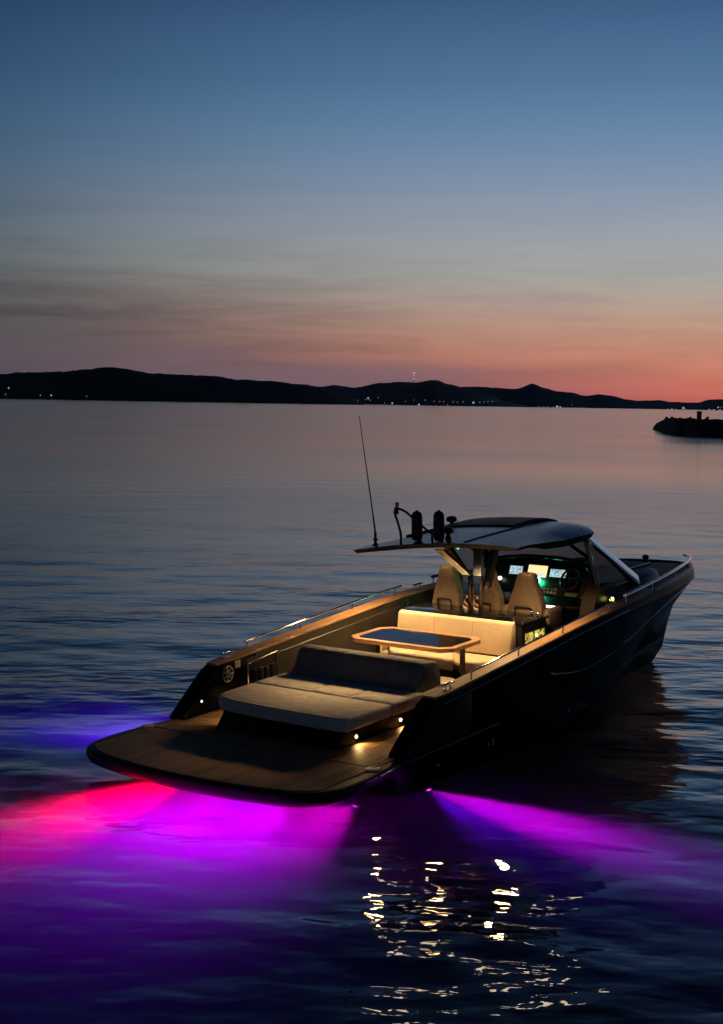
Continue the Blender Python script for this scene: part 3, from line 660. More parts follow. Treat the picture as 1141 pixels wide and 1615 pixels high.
# ---- sofa against the wet bar
sofa = bpy.data.objects.new('sofa', None); sofa.parent = boat; COL.objects.link(sofa)
cushion('seat_cushion', [(2.06, -0.60), (2.28, -0.82), (2.50, -0.84), (2.50, 0.84), (2.28, 0.82), (2.06, 0.60)], 0.64, 0.79, 'cream', sofa, 0.03)
bm = bmesh.new(); prism(bm, [(2.49, .80), (2.56, 1.20), (2.60, 1.222), (2.655, 1.215), (2.665, .80)], 'y', -0.86, 0.86, 0.022, 3); finish('backrest', bm, 'cream', sofa, smooth=True, angle=50)
for y in (-0.29, 0.29):
    tube('seam', 'seat', sofa, [(2.495, y, 0.815), (2.53, y, 1.02), (2.562, y, 1.195)], 0.004, 5)
    tube('seam', 'seat', sofa, [(2.075, y, 0.789), (2.47, y, 0.7905)], 0.004, 5)
box('base', 'black', sofa, 2.16, 2.66, -0.78, 0.78, 0.42, 0.638, 0.01)
# ---- wet bar / console behind it
bar = bpy.data.objects.new('wet_bar', None); bar.parent = boat; COL.objects.link(bar)
box('cabinet', 'black', bar, 2.675, 3.30, -0.93, 0.93, 0.42, 1.165, 0.015)
box('worktop', 'gloss_black', bar, 2.672, 3.34, -0.95, 0.95, 1.167, 1.2, 0.01)
bm = bmesh.new(); prism(bm, [(2.74, .86), (3.22, .86), (3.22, 1.06), (2.74, 1.06)], 'y', -0.934, -0.931); niche = finish('lit_niche', bm, 'niche', bar)
bm = bmesh.new()
for a, b in (((2.72, .845), (3.24, .86)), ((2.72, 1.06), (3.24, 1.075))): box_bm(bm, a[0], b[0], -0.945, -0.932, a[1], b[1])
for x in (2.72, 2.96, 3.225): box_bm(bm, x, x + 0.015, -0.944, -0.9325, .86, 1.06)
finish('frame', bm, 'steel', niche)
for x, z in ((3.02, 1.0), (3.06, 0.90)):
    lathe('bulb', 'yellow_led', niche, [(0.003, -0.02), (0.022, -0.018), (0.022, 0), (0.003, 0)], (x, -0.936, z), 'y', 10)
for x, y in ((2.72, -0.80), (2.76, -0.9), (3.2, -0.86), (3.26, -0.75)):
    lathe('tap_knob', 'steel', bar, [(0.004, 0), (0.02, 0), (0.02, 0.03), (0.012, 0.045), (0.003, 0.046)], (x, y, 1.201), 'z', 10)

# ---- helm seats
def helm_seat(y, w):
    s = bpy.data.objects.new('helm_seat', None); s.parent = boat; COL.objects.link(s)
    prof = [(-w, 1.02), (-w, 1.26), (-w * 0.92, 1.36), (-w * 0.62, 1.54), (-w * 0.50, 1.66), (-w * 0.40, 1.70), (w * 0.40, 1.70), (w * 0.50, 1.66), (w * 0.62, 1.54), (w * 0.92, 1.36), (w, 1.26), (w, 1.02)]
    bm = bmesh.new(); prism(bm, [(p[0] + y, p[1]) for p in prof], 'x', 3.40, 3.56, 0.035, 3)
    finish('backrest', bm, 'seat', s, smooth=True, angle=50)
    bm = bmesh.new(); box_bm(bm, 3.50, 3.95, y - w * 1.02, y + w * 1.02, 0.93, 1.07, 0.05, 3); finish('seat_cushion', bm, 'seat', s, smooth=True)
    for sd in (1, -1):
        bm = bmesh.new(); box_bm(bm, 3.46, 3.86, y + sd * w * 1.08 - 0.05, y + sd * w * 1.08 + 0.05, 1.0, 1.24, 0.048, 4); finish('armrest', bm, 'seat', s, smooth=True)
    hw = w * 0.48
    tube('grab_handle', 'black', s, smooth_poly([(3.395, y - hw, 1.09), (3.37, y - hw, 1.22), (3.365, y - hw + 0.02, 1.265), (3.365, y + hw - 0.02, 1.265), (3.37, y + hw, 1.22), (3.395, y + hw, 1.09)], 4), 0.011, 6)
    box('pedestal', 'black', s, 3.52, 3.86, y - 0.14, y + 0.14, 0.42, 0.93, 0.02)
for y, w in ((0.66, 0.215), (0.06, 0.235), (-0.55, 0.25)): helm_seat(y, w)

# ---- hardtop posts: two mirror posts, forked at the top
for y in (-0.03, -0.185):
    box('roof_post', 'mirror_post', boat, 2.80, 2.92, y - 0.038, y + 0.038, 1.201, 1.72, 0.004)
def bar_between(name, mat, parent, a, b, wx, wy):
    a, b = Vector(a), Vector(b); bm = bmesh.new()
    vs_ = []
    for p in (a, b):
        for dx, dy in ((-wx, -wy), (wx, -wy), (wx, wy), (-wx, wy)): vs_.append(bm.verts.new((p.x + dx, p.y + dy, p.z)))
    for f in ((0, 1, 2, 3), (4, 5, 6, 7), (0, 1, 5, 4), (1, 2, 6, 5), (2, 3, 7, 6), (3, 0, 4, 7)): bm.faces.new([vs_[i] for i in f])
    return finish(name, bm, mat, parent)
bar_between('roof_strut', 'steel_dull', boat, (2.84, -0.04, 1.722), (2.60, 0.22, 2.06), 0.035, 0.06)
bar_between('roof_strut', 'steel_dull', boat, (2.86, -0.19, 1.722), (3.02, -0.10, 2.06), 0.035, 0.06)
bar_between('roof_strut', 'black', boat, (2.96, -0.04, 1.60), (2.80, 0.22, 2.06), 0.03, 0.05)
bar_between('roof_strut', 'black', boat, (2.98, -0.24, 1.55), (3.20, -0.24, 2.06), 0.05, 0.04)

# ---- hardtop
TILT = -0.082
hw_ = pchip([2.0, 2.6, 3.4, 4.2, 4.8, 5.2], [1.22, 1.22, 1.18, 1.10, 1.00, 0.93])
def roof_top(x, v):
    y = v * hw_(x)
    u = (x - 2.1) / 3.0
    z = 2.145 + 0.055 * math.sin(min(1, max(0, u)) * math.pi * 0.85) + 0.06 * (1 - v * v) - 1.1 * max(0, u - 0.70) ** 2 + TILT * y * (1 - 0.75 * min(1, max(0, u)))
    if abs(v) > 0.55: z -= 0.075 * min(1, max(0, u - 0.08) * 3) * ((abs(v) - 0.55) / 0.45) ** 2.2
    return y, z
def roof_th(u): return 0.062 + 0.06 * min(1, max(0, u - 0.18) / 0.15) * (1 if u < 0.85 else max(0.3, 1 - (u - 0.85) / 0.15 * 0.7))
def roof_x(u, v):
    xa = 2.08 + 0.08 * (1 - v * v); xf = 5.12 - 0.80 * v * v
    return xa + (xf - xa) * u
roof = bpy.data.objects.new('hardtop', None); roof.parent = boat; COL.objects.link(roof)
bm = bmesh.new(); NU, NV = 36, 28; T, Bt = [], []
for i in range(NU + 1):
    rt, rb = [], []
    for j in range(NV + 1):
        v = j / NV * 2 - 1; v = math.copysign(abs(v) ** 0.8, v); u = i / NU; x = roof_x(u, v); y, z = roof_top(x, v)
        th = roof_th(u) * (1 - 0.25 * abs(v) ** 6)
        ins = 0.03 if abs(v) > 0.999 else 0
        rt.append(bm.verts.new((x, y, z)))
        edge = max(abs(v) ** 6, 1 if i in (0, NU) else 0)
        rb.append(bm.verts.new((x + (0.05 if i == 0 else -0.03 if i == NU else 0), y * (1 - ins), z - th)))
    T.append(rt); Bt.append(rb)
bm2 = bmesh.new(); Bt = [[bm2.verts.new(v.co) for v in r_] for r_ in Bt]; T2 = [[bm2.verts.new(v.co) for v in r_] for r_ in T]
for v_ in [v for v in bm.verts if not any(v in r_ for r_ in T)]: bm.verts.remove(v_)
for i in range(NU):
    for j in range(NV):
        bm.faces.new((T[i][j], T[i + 1][j], T[i + 1][j + 1], T[i][j + 1])); bm2.faces.new((Bt[i][j], Bt[i][j + 1], Bt[i + 1][j + 1], Bt[i + 1][j]))
for i in range(NU):
    for j in (0, NV): bm2.faces.new((T2[i][j], T2[i + 1][j], Bt[i + 1][j], Bt[i][j]))
for j in range(NV):
    for i in (0, NU): bm2.faces.new((T2[i][j], T2[i][j + 1], Bt[i][j + 1], Bt[i][j]))
bmesh.ops.delete(bm2, geom=[v for v in bm2.verts if not v.link_faces], context='VERTS')
finish('roof_shell', bm, 'roof', roof, smooth=True, angle=35)
finish('roof_lining', bm2, 'edge_black', roof, smooth=True, angle=35)
def roof_patch(name, x0, x1, y0, y1, lift, mat, n=12, m=8, curve=0.0):
    bm = bmesh.new(); g = []
    for i in range(n + 1):
        r_ = []
        for j in range(m + 1):
            x = x0 + (x1 - x0) * i / n; y = y0 + (y1 - y0) * j / m
            zt = roof_top(x, y / hw_(x))[1] + lift + curve * math.sin(math.pi * i / n)
            r_.append((bm.verts.new((x, y, zt)), bm.verts.new((x, y, zt - lift - 0.02))))
        g.append(r_)
    for i in range(n):
        for j in range(m):
            bm.faces.new([g[i][j][0], g[i + 1][j][0], g[i + 1][j + 1][0], g[i][j + 1][0]])
            bm.faces.new([g[i][j][1], g[i][j + 1][1], g[i + 1][j + 1][1], g[i + 1][j][1]])
    for i in range(n):
        for j in (0, m): bm.faces.new([g[i][j][0], g[i + 1][j][0], g[i + 1][j][1], g[i][j][1]])
    for j in range(m):
        for i in (0, n): bm.faces.new([g[i][j][0], g[i][j + 1][0], g[i][j + 1][1], g[i][j][1]])
    return finish(name, bm, mat, roof, smooth=True, angle=40)
roof_patch('sunroof', 3.60, 4.78, -0.28, 0.92, 0.022, 'edge_black', curve=0.028)
roof_patch('sunroof_rail', 2.25, 3.66, -0.40, -0.35, 0.008, 'rubber', 12, 1)
roof_patch('sunroof_rail', 2.9, 3.66, 0.84, 0.95, 0.03, 'rubber', 12, 1)
def on_roof(x, y): return roof_top(x, y / hw_(x))[1]
# whip aerial, anchor-light arch, domes
zb = on_roof(2.36, 1.06)
ant = lathe('aerial_base', 'black', roof, [(0.004, -0.01), (0.04, -0.01), (0.04, 0.01), (0.02, 0.02), (0.02, 0.06), (0.035, 0.065), (0.035, 0.08), (0.016, 0.09), (0.016, 0.13), (0.022, 0.14), (0.022, 0.155), (0.006, 0.16)], (2.36, 1.06, zb), 'z', 12)
tube('aerial', 'rubber', roof, [(2.36, 1.06, zb + 0.15), (2.33, 1.08, zb + 0.45), (2.26, 1.13, zb + 1.1), (2.20, 1.17, zb + 1.67)], [0.014, 0.010, 0.007, 0.005], 6)
z1, z2, = on_roof(2.27, .60), on_roof(2.40, .21)
arch = tube('light_arch', 'black', roof, smooth_poly([(2.27, .60, z1 - 0.02), (2.27, .60, z1 + 0.12), (2.26, .64, z1 + 0.28), (2.26, .685, z1 + 0.40), (2.28, .655, z1 + 0.44), (2.33, .56, z1 + 0.40), (2.37, .42, z1 + 0.28), (2.40, .24, z1 + 0.15), (2.40, .21, z2 + 0.10), (2.40, .21, z2 - 0.02)], 5), 0.016, 8)
lathe('light_bracket', 'black', roof, [(0.004, 0), (0.03, 0), (0.034, 0.03), (0.025, 0.06), (0.03, 0.07), (0.03, 0.09), (0.004, 0.09)], (2.27, .665, z1 + 0.37), 'z', 10)
lathe('anchor_light', 'white', roof, [(0.004, 0), (0.024, 0), (0.024, 0.035), (0.022, 0.045), (0.004, 0.045)], (2.27, .65, z1 + 0.461), 'z', 12)
lathe('light_cap', 'black', roof, [(0.004, 0), (0.026, 0), (0.02, 0.016), (0.004, 0.018)], (2.27, .65, z1 + 0.507), 'z', 12)
for x, y, s in ((2.50, 0.03, 1.0), (4.02, 0.95, 1.1)):
    z = on_roof(x, y)
    lathe('antenna_dome', 'black', roof, [(0.004, -0.01), (0.05 * s, -0.01), (0.035 * s, 0.02), (0.022 * s, 0.06), (0.06 * s, 0.075), (0.072 * s, 0.095), (0.066 * s, 0.125), (0.04 * s, 0.145), (0.004, 0.15)], (x, y, z), 'z', 16)
lathe('vent_dome', 'black', roof, [(0.004, -0.005), (0.05, -0.005), (0.055, 0.01), (0.03, 0.03), (0.004, 0.032)], (3.3, 1.0, on_roof(3.3, 1.0)), 'z', 14)
# lamps let into the underside of the hardtop
def under(x, y): return on_roof(x, y) - roof_th(max(0, (x - 2.15) / 2.9)) + 0.004
LAMPS = [(2.36, 0.98), (2.36, -0.98), (2.28, -0.05), (3.25, 0.62), (3.25, -0.62)]
for x, y in LAMPS[:3]:
    lathe('downlight', 'warm_led_bright', roof, [(0.004, -0.004), (0.035, -0.004), (0.035, 0.0), (0.004, 0.0)], (x, y, under(x, y) - 0.004), 'z', 14)

# ---- windscreen: frame pillars, header, panes
wind = bpy.data.objects.new('windscreen', None); wind.parent = boat; COL.objects.link(wind)
def ws_top(v): x = 5.04 - 0.80 * v * v; y = v * 1.0; return Vector((x, y, roof_top(min(x, 5.0), v * 0.95)[1] - 0.075))
def ws_bot(v): return Vector((6.55 - 1.02 * abs(v) ** 2.2, v * 1.08, 1.335 + 0.03 * (1 - v * v) + TILT * 0.5 * v))
def quad_strip(name, mat, va, vb, thick, n=10, k0=0.0, k1=1.0):
    bm = bmesh.new(); f_, b_ = [], []
    for i in range(n + 1):
        v = va + (vb - va) * i / n
        for arr, off in ((f_, 0.0), (b_, -thick)):
            t_, q_ = ws_top(v), ws_bot(v); nrm = Vector((0.55, 0, 0.83))
            arr.append((bm.verts.new(t_.lerp(q_, k0) + nrm * off), bm.verts.new(t_.lerp(q_, k1) + nrm * off)))
    for i in range(n):
        bm.faces.new((f_[i][0], f_[i][1], f_[i + 1][1], f_[i + 1][0])); bm.faces.new((b_[i][0], b_[i + 1][0], b_[i + 1][1], b_[i][1]))
        for q in (0, 1): bm.faces.new((f_[i][q], f_[i + 1][q], b_[i + 1][q], b_[i][q]))
    for i in (0, n): bm.faces.new((f_[i][0], f_[i][1], b_[i][1], b_[i][0]))
    return finish(name, bm, mat, wind, smooth=True, angle=40)
quad_strip('pane', 'glass', -0.93, -0.02, 0.008, 12); quad_strip('pane', 'glass', 0.02, 0.93, 0.008, 12)
for v in (-1, 1):
    a, b = ws_top(v * 0.97), ws_bot(v * 0.97)
    nb_ = Vector((0.20, v * 0.90, 0.40)).normalized(); d_ = (b - a).normalized(); w_ = d_.cross(nb_).normalized()
    bm = bmesh.new(); rings_ = []
    for t_, hw2 in ((-0.08, 0.05), (0.25, 0.065), (0.6, 0.075), (1.0, 0.085), (1.06, 0.085)):
        p_ = a.lerp(b, t_); rings_.append([bm.verts.new(p_ + w_ * (hw2 * q[0]) + nb_ * (q[1] * 0.03)) for q in ((-1, -0.8), (-1, 0.5), (-0.7, 0.9), (0.7, 1.0), (1, 0.5), (1, -0.8))])
    for r1, r2 in zip(rings_, rings_[1:]):
        for k in range(6): bm.faces.new((r1[k], r1[(k + 1) % 6], r2[(k + 1) % 6], r2[k]))
    bm.faces.new(rings_[0]); bm.faces.new(rings_[-1][::-1]); finish('pillar', bm, 'silver', wind, smooth=True, angle=35)
    tube('pillar_trim', 'steel', wind, [a + Vector((-0.06, v * 0.045, -0.03)), a.lerp(b, 0.5) + Vector((-0.03, v * 0.05, -0.03)), b + Vector((-0.02, v * 0.055, -0.035))], 0.008, 6)
quad_strip('mullion', 'black', -0.03, 0.03, 0.03, 2)
tube('side_strut', 'steel', wind, [(4.17, -1.10, 2.06), (4.28, -1.115, 1.72), (4.42, -1.12, 1.33)], 0.017, 8)
tube('side_strut', 'steel', wind, [(4.10, 1.02, 1.98), (4.22, 1.06, 1.70), (4.38, 1.10, 1.33)], 0.013, 8)
for sd in (1, -1):
    a, b = ws_top(sd * 0.97), ws_bot(sd * 0.97)
    bm = bmesh.new(); P = [Vector((4.13, sd * 1.02, a.z - 0.03)), a + Vector((-0.02, sd * 0.01, -0.05)), b + Vector((-0.06, 0, -0.03)), Vector((4.38, sd * 1.10, 1.34))]
    f1 = [bm.verts.new(p) for p in P]; f2 = [bm.verts.new(p + Vector((0, -sd * 0.008, 0))) for p in P]
    bm.faces.new(f1); bm.faces.new(f2[::-1])
    for k in range(4): bm.faces.new((f1[k], f1[(k + 1) % 4], f2[(k + 1) % 4], f2[k]))
    finish('side_pane', bm, 'glass', wind)

# ---- foredeck, coachroof, hatch
bm = bmesh.new(); prev = None
for i in range(40):
    x = 5.25 + (9.36 - 5.25) * (1 - (1 - i / 39) ** 1.6); yd = max(0.001, ys(x) - 0.04); z = zs(x) - 0.045
    c = [bm.verts.new((x, yd * k, z + 0.03 * (1 - k * k))) for k in (-1, -0.6, -0.2, 0.2, 0.6, 1)]
    if prev:
        for k in range(5): bm.faces.new((prev[k], c[k], c[k + 1], prev[k + 1]))
    prev = c
finish('foredeck', bm, 'deck_grey', boat, smooth=True)
for side in (1, -1):                     # dark capping round the bow
    tube('bow_cap', 'black', boat, [(x, side * max(0, ys(x) - 0.05), zs(x) - 0.012) for x in 5.55 + (9.385 - 5.55) * (1 - (1 - np.linspace(0, 1, 40)) ** 1.7)], 0.034, 8)
bm = bmesh.new(); prev = None
cw_ = pchip([4.55, 5.2, 6.0, 6.6, 7.0, 7.2], [1.17, 1.12, 1.03, .90, .74, .60])
for i in range(26):
    x = 4.55 + (7.2 - 4.55) * i / 25; w = cw_(x); zb = zs(x) - 0.06; h = 0.115 if x < 6.8 else 0.115 - 0.06 * (x - 6.8) / 0.4
    c = [bm.verts.new(p) for p in ((x, -w - 0.06, zb), (x, -w - 0.02, zb + h * 0.7), (x, -w + 0.05, zb + h + 0.05), (x, -w * 0.4, zb + h + 0.085), (x, w * 0.4, zb + h + 0.085), (x, w - 0.05, zb + h + 0.05), (x, w + 0.02, zb + h * 0.7), (x, w + 0.06, zb))]
    if x < 5.3: c[3].co.z = c[2].co.z; c[4].co.z = c[5].co.z
    if prev:
        for k in range(7):
            if x < 5.35 and k in (2, 3, 4): continue
            bm.faces.new((prev[k], c[k], c[k + 1], prev[k + 1]))
    prev = c
bm.faces.new(prev)
coach = finish('coachroof', bm, 'hull', boat, smooth=True, angle=50)
box('sun_hatch', 'deck_grey', coach, 6.35, 7.08, -0.62, 0.62, 1.325, 1.362, 0.015)
tube('hatch_trim', 'steel_dull', coach, [(6.36, -0.60, 1.368), (7.06, -0.60, 1.355)], 0.014, 6)
tube('hatch_trim', 'steel_dull', coach, [(6.15, -0.93, 1.285), (6.6, -0.86, 1.275), (6.95, -0.74, 1.255), (7.12, -0.60, 1.24)], 0.016, 6)

# ---- dashboard
dash = bpy.data.objects.new('dashboard', None); dash.parent = boat; COL.objects.link(dash)
bm = bmesh.new(); prof = [(4.62, .42), (4.62, .98), (4.50, 1.04), (4.50, 1.10), (4.70, 1.18), (4.70, 1.20), (4.88, 1.60), (4.98, 1.635), (5.45, 1.54), (5.75, 1.40), (5.75, .42)]
prism(bm, prof, 'y', -0.84, 0.98, 0.02, 2)
finish('console', bm, 'black', dash, smooth=True)
tube('hood_rim', 'gloss_black', dash, smooth_poly([(4.66, 1.02, 1.0), (4.72, 1.0, 1.25), (4.86, 0.86, 1.54), (4.92, 0.55, 1.64), (4.94, 0.05, 1.67), (4.92, -0.45, 1.655), (4.86, -0.74, 1.56), (4.72, -0.88, 1.28), (4.64, -0.90, 1.0)], 6), 0.035, 8)
def dash_pt(y, s): # point on the sloped fascia, s 0..1 from bottom to top
    return Vector((4.70 + 0.18 * s, y, 1.20 + 0.40 * s))
nrm = Vector((-0.34, 0, 0.16)).normalized()
def fascia(name, mat, y0, y1, s0, s1, parent, off=0.004, th=0.012, skew=0.0):
    bm = bmesh.new(); P = [dash_pt(y0, s0), dash_pt(y1, s0), dash_pt(y1 - skew, s1), dash_pt(y0 - skew, s1)]
    f1 = [bm.verts.new(p + nrm * (off + th)) for p in P]; f2 = [bm.verts.new(p + nrm * (off - 0.02)) for p in P]
    bm.faces.new(f1); bm.faces.new(f2[::-1])
    for k in range(4): bm.faces.new((f1[k], f1[(k + 1) % 4], f2[(k + 1) % 4], f2[k]))
    return finish(name, bm, mat, parent)
for y0, y1, s0, s1, m in ((0.29, 0.49, .55, .82, 'gauge'), (-0.10, 0.20, .52, .90, 'chart'), (-0.40, -0.15, .57, .82, 'gauge')):
    bz = fascia('display_bezel', 'black', y0 - 0.02, y1 + 0.02, s0 - 0.06, s1 + 0.05, dash, 0.0)
    fascia('screen', m, y0, y1, s0, s1, bz, 0.004)
for k in range(6): fascia('switch', 'steel_dull', -0.30 + k * 0.055, -0.262 + k * 0.055, .02, .10, dash, 0.002)
for k in range(6): fascia('switch', 'steel_dull', -0.30 + k * 0.055, -0.262 + k * 0.055, .14, .20, dash, 0.002)
fascia('switch_panel', 'steel_dull', -0.62, -0.44, 0.0, .10, dash, 0.0)
fascia('switch_panel', 'gloss_black', -0.66, -0.42, .15, .5, dash, 0.0)
for y, z, x, r, m in ((0.0, 1.375, 4.73, .056, 'green_led'), (0.17, 1.34, 4.72, .034, 'green_led'), (0.02, 1.22, 4.70, .014, 'blue_led'), (0.60, 1.36, 4.74, .028, 'white_led')):
    lathe('indicator_lamp', m, dash, [(0.003, -0.03), (r, -0.028), (r * 0.9, 0.0), (r * 0.5, 0.012), (0.003, 0.014)][::-1], (x, y, z), 'x', 14)
for y, w_ in ((-0.08, .05), (0.05, .03), (-0.30, .10), (-0.19, .03)):
    box('grab_light', 'white_led' if w_ > .08 else 'steel', dash, 4.492, 4.499, y - w_, y + w_, 1.055, 1.078 if w_ < .08 else 1.09)
# throttle levers
for y in (0.20, 0.16): tube('throttle', 'steel', dash, [(4.58, y, 1.12), (4.53, y, 1.24), (4.52, y, 1.30)], [0.012, 0.010, 0.018], 8)
# steering wheel
bm = bmesh.new(); c = Vector((4.60, -0.58, 1.46)); R_ = 0.135
ring = [c + Vector((0.10 * math.sin(a) * 1.0, R_ * math.cos(a), R_ * math.sin(a))) for a in np.linspace(0, 2 * math.pi, 29)]
tube_bm(bm, ring, 0.016, 8); wheel = finish('steering_wheel', bm, 'black', dash, smooth=True)
for a in (0.3, 2.84, 4.71): tube('spoke', 'steel_dull', wheel, [c + Vector((0.02, 0, 0)), c + Vector((0.10 * math.sin(a), R_ * math.cos(a), R_ * math.sin(a)))], 0.010, 6)
# curved leather side wing beside the helm
for sd in (-1, 1):
    bm = bmesh.new(); pth = smooth_poly([(4.10, 0, .60), (4.12, 0, .95), (4.18, 0, 1.22), (4.32, 0, 1.40), (4.55, 0, 1.45), (4.75, 0, 1.44)], 5); prev = None
    for p in pth:
        cc = [bm.verts.new((p.x, sd * 1.16, p.z)), bm.verts.new((p.x, sd * 0.96, p.z)), bm.verts.new((p.x + 0.07, sd * 0.96, p.z - 0.05)), bm.verts.new((p.x + 0.07, sd * 1.16, p.z - 0.05))]
        if prev:
            for k in range(4): bm.faces.new((prev[k], cc[k], cc[(k + 1) % 4], prev[(k + 1) % 4]))
        else: bm.faces.new(cc)
        prev = cc
    bm.faces.new(prev); wing = finish('side_wing', bm, 'brown', boat, smooth=True, angle=40)
    bm = bmesh.new(); prism(bm, [(4.2, .42), (4.2, 1.1), (4.40, 1.36), (4.75, 1.39), (5.3, 1.30), (5.3, .42)], 'y', sd * 1.13, sd * 1.0); finish('panel', bm, 'black', wing)
lathe('side_light', 'yellow_led', boat, [(0.003, -0.02), (0.03, -0.018), (0.03, 0.01), (0.02, 0.025), (0.003, 0.028)][::-1], (4.62, -1.19, 1.235), 'y', 12)

# ---- stainless rails and cleats
def rail(side, xs_posts, x0, x1, hgt=0.085, n=30, yoff=0.045):
    root = bpy.data.objects.new('side_rail', None); root.parent = boat; COL.objects.link(root)
    pts = [(x, side * (ys(x) - yoff), zs(x) + 0.014 + hgt) for x in np.linspace(x0, x1, n)]
    tube('rail_tube', 'steel', root, pts, 0.013, 8)
    for x in xs_posts: tube('stanchion', 'steel', root, [(x - 0.02, side * (ys(x) - yoff), zs(x) + 0.012), (x, side * (ys(x) - yoff), zs(x) + 0.014 + hgt)], 0.010, 8)
def cleat(side, x):
    y, z = side * (ys(x) - 0.09), zs(x) + 0.014
    root = bpy.data.objects.new('cleat', None); root.parent = boat; COL.objects.link(root)
    tube('horn', 'steel', root, [(x - 0.13, y, z + 0.052), (x - 0.05, y, z + 0.058), (x + 0.05, y, z + 0.058), (x + 0.13, y, z + 0.052)], [0.008, 0.013, 0.013, 0.008], 8)
    for d in (-0.045, 0.045): tube('leg', 'steel', root, [(x + d, y, z), (x + d, y, z + 0.05)], 0.010, 8)
    box('plate', 'steel', root, x - 0.08, x + 0.08, y - 0.025, y + 0.025, z + 0.0005, z + 0.006)
for side in (1, -1):
    rail(side, (0.40, 1.45, 2.55, 3.52), 0.36, 3.66); cleat(side, -0.02); cleat(side, 3.98)
    root = bpy.data.objects.new('bow_rail', None); root.parent = boat; COL.objects.link(root)
    xe = 9.22 if side < 0 else 6.9; xs_ = [4.36 + (xe - 4.36) * (1 - (1 - i / 44) ** 1.4) for i in range(45)]
    tube('rail_tube', 'steel', root, [(x, side * max(0.0, ys(x) - 0.05), zs(x) + 0.11 + 0.02 * bowf(x)) for x in xs_], 0.023, 8)
    for x in (4.40, 5.5, 6.7) + ((7.9, 8.8) if side < 0 else ()): tube('stanchion', 'steel', root, [(x - 0.015, side * (ys(x) - 0.05), zs(x) + 0.01), (x, side * (ys(x) - 0.05), zs(x) + 0.11)], 0.010, 8)
lathe('bow_roller', 'black', boat, [(0.004, 0), (0.05, 0), (0.04, 0.05), (0.06, 0.09), (0.03, 0.12), (0.004, 0.12)], (8.75, 0.28, zs(8.75) - 0.02), 'z', 10)

# ---- fittings on the port coaming and the bulwark ends
def speaker(x, z, side=1):
    y = side * (ys(x) - WI - 0.018)
    bm = bmesh.new(); tube_bm(bm, [(x + 0.093 * math.cos(a), y - 0.006 * side, z + 0.093 * math.sin(a)) for a in np.linspace(0, 2 * math.pi, 25)], 0.009, 6, False); sp = finish('speaker', bm, 'steel_dull', boat, smooth=True)
    bm = bmesh.new(); lathe_bm(bm, [(0.003, 0), (0.084, 0), (0.084, -0.004 * side), (0.003, -0.012 * side)], (x, y + 0.0, z), 'y', 20); finish('cone', bm, 'black', sp, smooth=True)
    bm = bmesh.new()
    for k in range(7):
        a = k * 2 * math.pi / 7; tube_bm(bm, [(x + 0.02 * math.cos(a), y - 0.014 * side, z + 0.02 * math.sin(a)), (x + 0.085 * math.cos(a), y - 0.014 * side, z + 0.085 * math.sin(a))], 0.008, 4)
    finish('grille', bm, 'steel_dull', sp)
speaker(-0.18, 0.83); speaker(3.50, 1.06)
speaker(-0.18, 0.83, -1)
yi = lambda x: ys(x) - WI - 0.018
box('switch_plate', 'white', boat, -0.05, 0.05, yi(0) - 0.008, yi(0) - 0.0005, 0.875, 0.965, 0.004)
nic = box('locker_door', 'black', boat, 0.18, 0.74, yi(.5) - 0.006, yi(.5) + 0.001, 0.55, 0.955, 0.004)
tube('door_bar', 'steel', nic, [(0.17, yi(.17) - 0.03, 0.895), (0.72, yi(.72) - 0.03, 0.955)], 0.011, 8)
for x, z0 in ((0.18, .89), (0.735, .955)): tube('door_trim', 'steel_dull', nic, [(x, yi(x) - 0.012, 0.56), (x, yi(x) - 0.012, z0)], 0.007, 6)
for k in range(4): box('towel', 'black', nic, 0.24 + k * 0.11, 0.33 + k * 0.11, yi(.5) - 0.05, yi(.5) - 0.007, 0.60, 0.80 + 0.01 * (k % 2), 0.015)
lathe('courtesy_light', 'white_led', boat, [(0.002, 0), (0.014, 0), (0.014, -0.006), (0.002, -0.006)], (-0.66, 1.423, 0.60), 'y', 10)
for sd in (1, -1):
    n_ = Vector((-0.62, 0, 0.78))
    for (x, z, r) in ((-0.50, 0.86, 0.055), (-0.66, 0.735, 0.035)):
        bm = bmesh.new(); tube_bm(bm, [Vector((x, sd * 1.54, z)) - n_ * 0.02, Vector((x, sd * 1.54, z)) + n_ * 0.022, Vector((x, sd * 1.54, z)) + n_ * 0.03], [r, r, r * 0.7], 14); finish('fairlead', bm, 'gloss_black', boat, smooth=True)

# ---- lamps of the boat
def spot(name, loc, direction, power, color, size_deg, blend=0.5, radius=0.03, parent=boat):
    l = bpy.data.lights.new(name, 'SPOT'); l.energy = power; l.color = color; l.spot_size = rad(size_deg); l.spot_blend = blend; l.shadow_soft_size = radius
    o = bpy.data.objects.new(name, l); COL.objects.link(o); o.parent = parent; o.location = loc
    o.rotation_euler = Vector(direction).to_track_quat('-Z', 'Y').to_euler(); return o
WARM = (1.0, 0.62, 0.27)
for x, y in LAMPS[:3]:
    spot('downlight_beam', (x, y, under(x, y) - 0.03), (-0.15, 0, -1), 130 if abs(y) > 0.5 else 42, WARM, 155, 0.6, 0.09)
for y in (0.42, -0.50):                  # two more lamps in the hardtop edge, aimed aft at the sunpad
    lathe('downlight', 'warm_led_bright', roof, [(0.004, -0.004), (0.03, -0.004), (0.03, 0.0), (0.004, 0.0)], (2.30, y, under(2.30, y) - 0.002), 'z', 14)
    spot('downlight_beam', (2.30, y, under(2.30, y) - 0.03), (-1.75, -0.25 * y, -1.30), 400, WARM, 44, 1.0, 0.16)
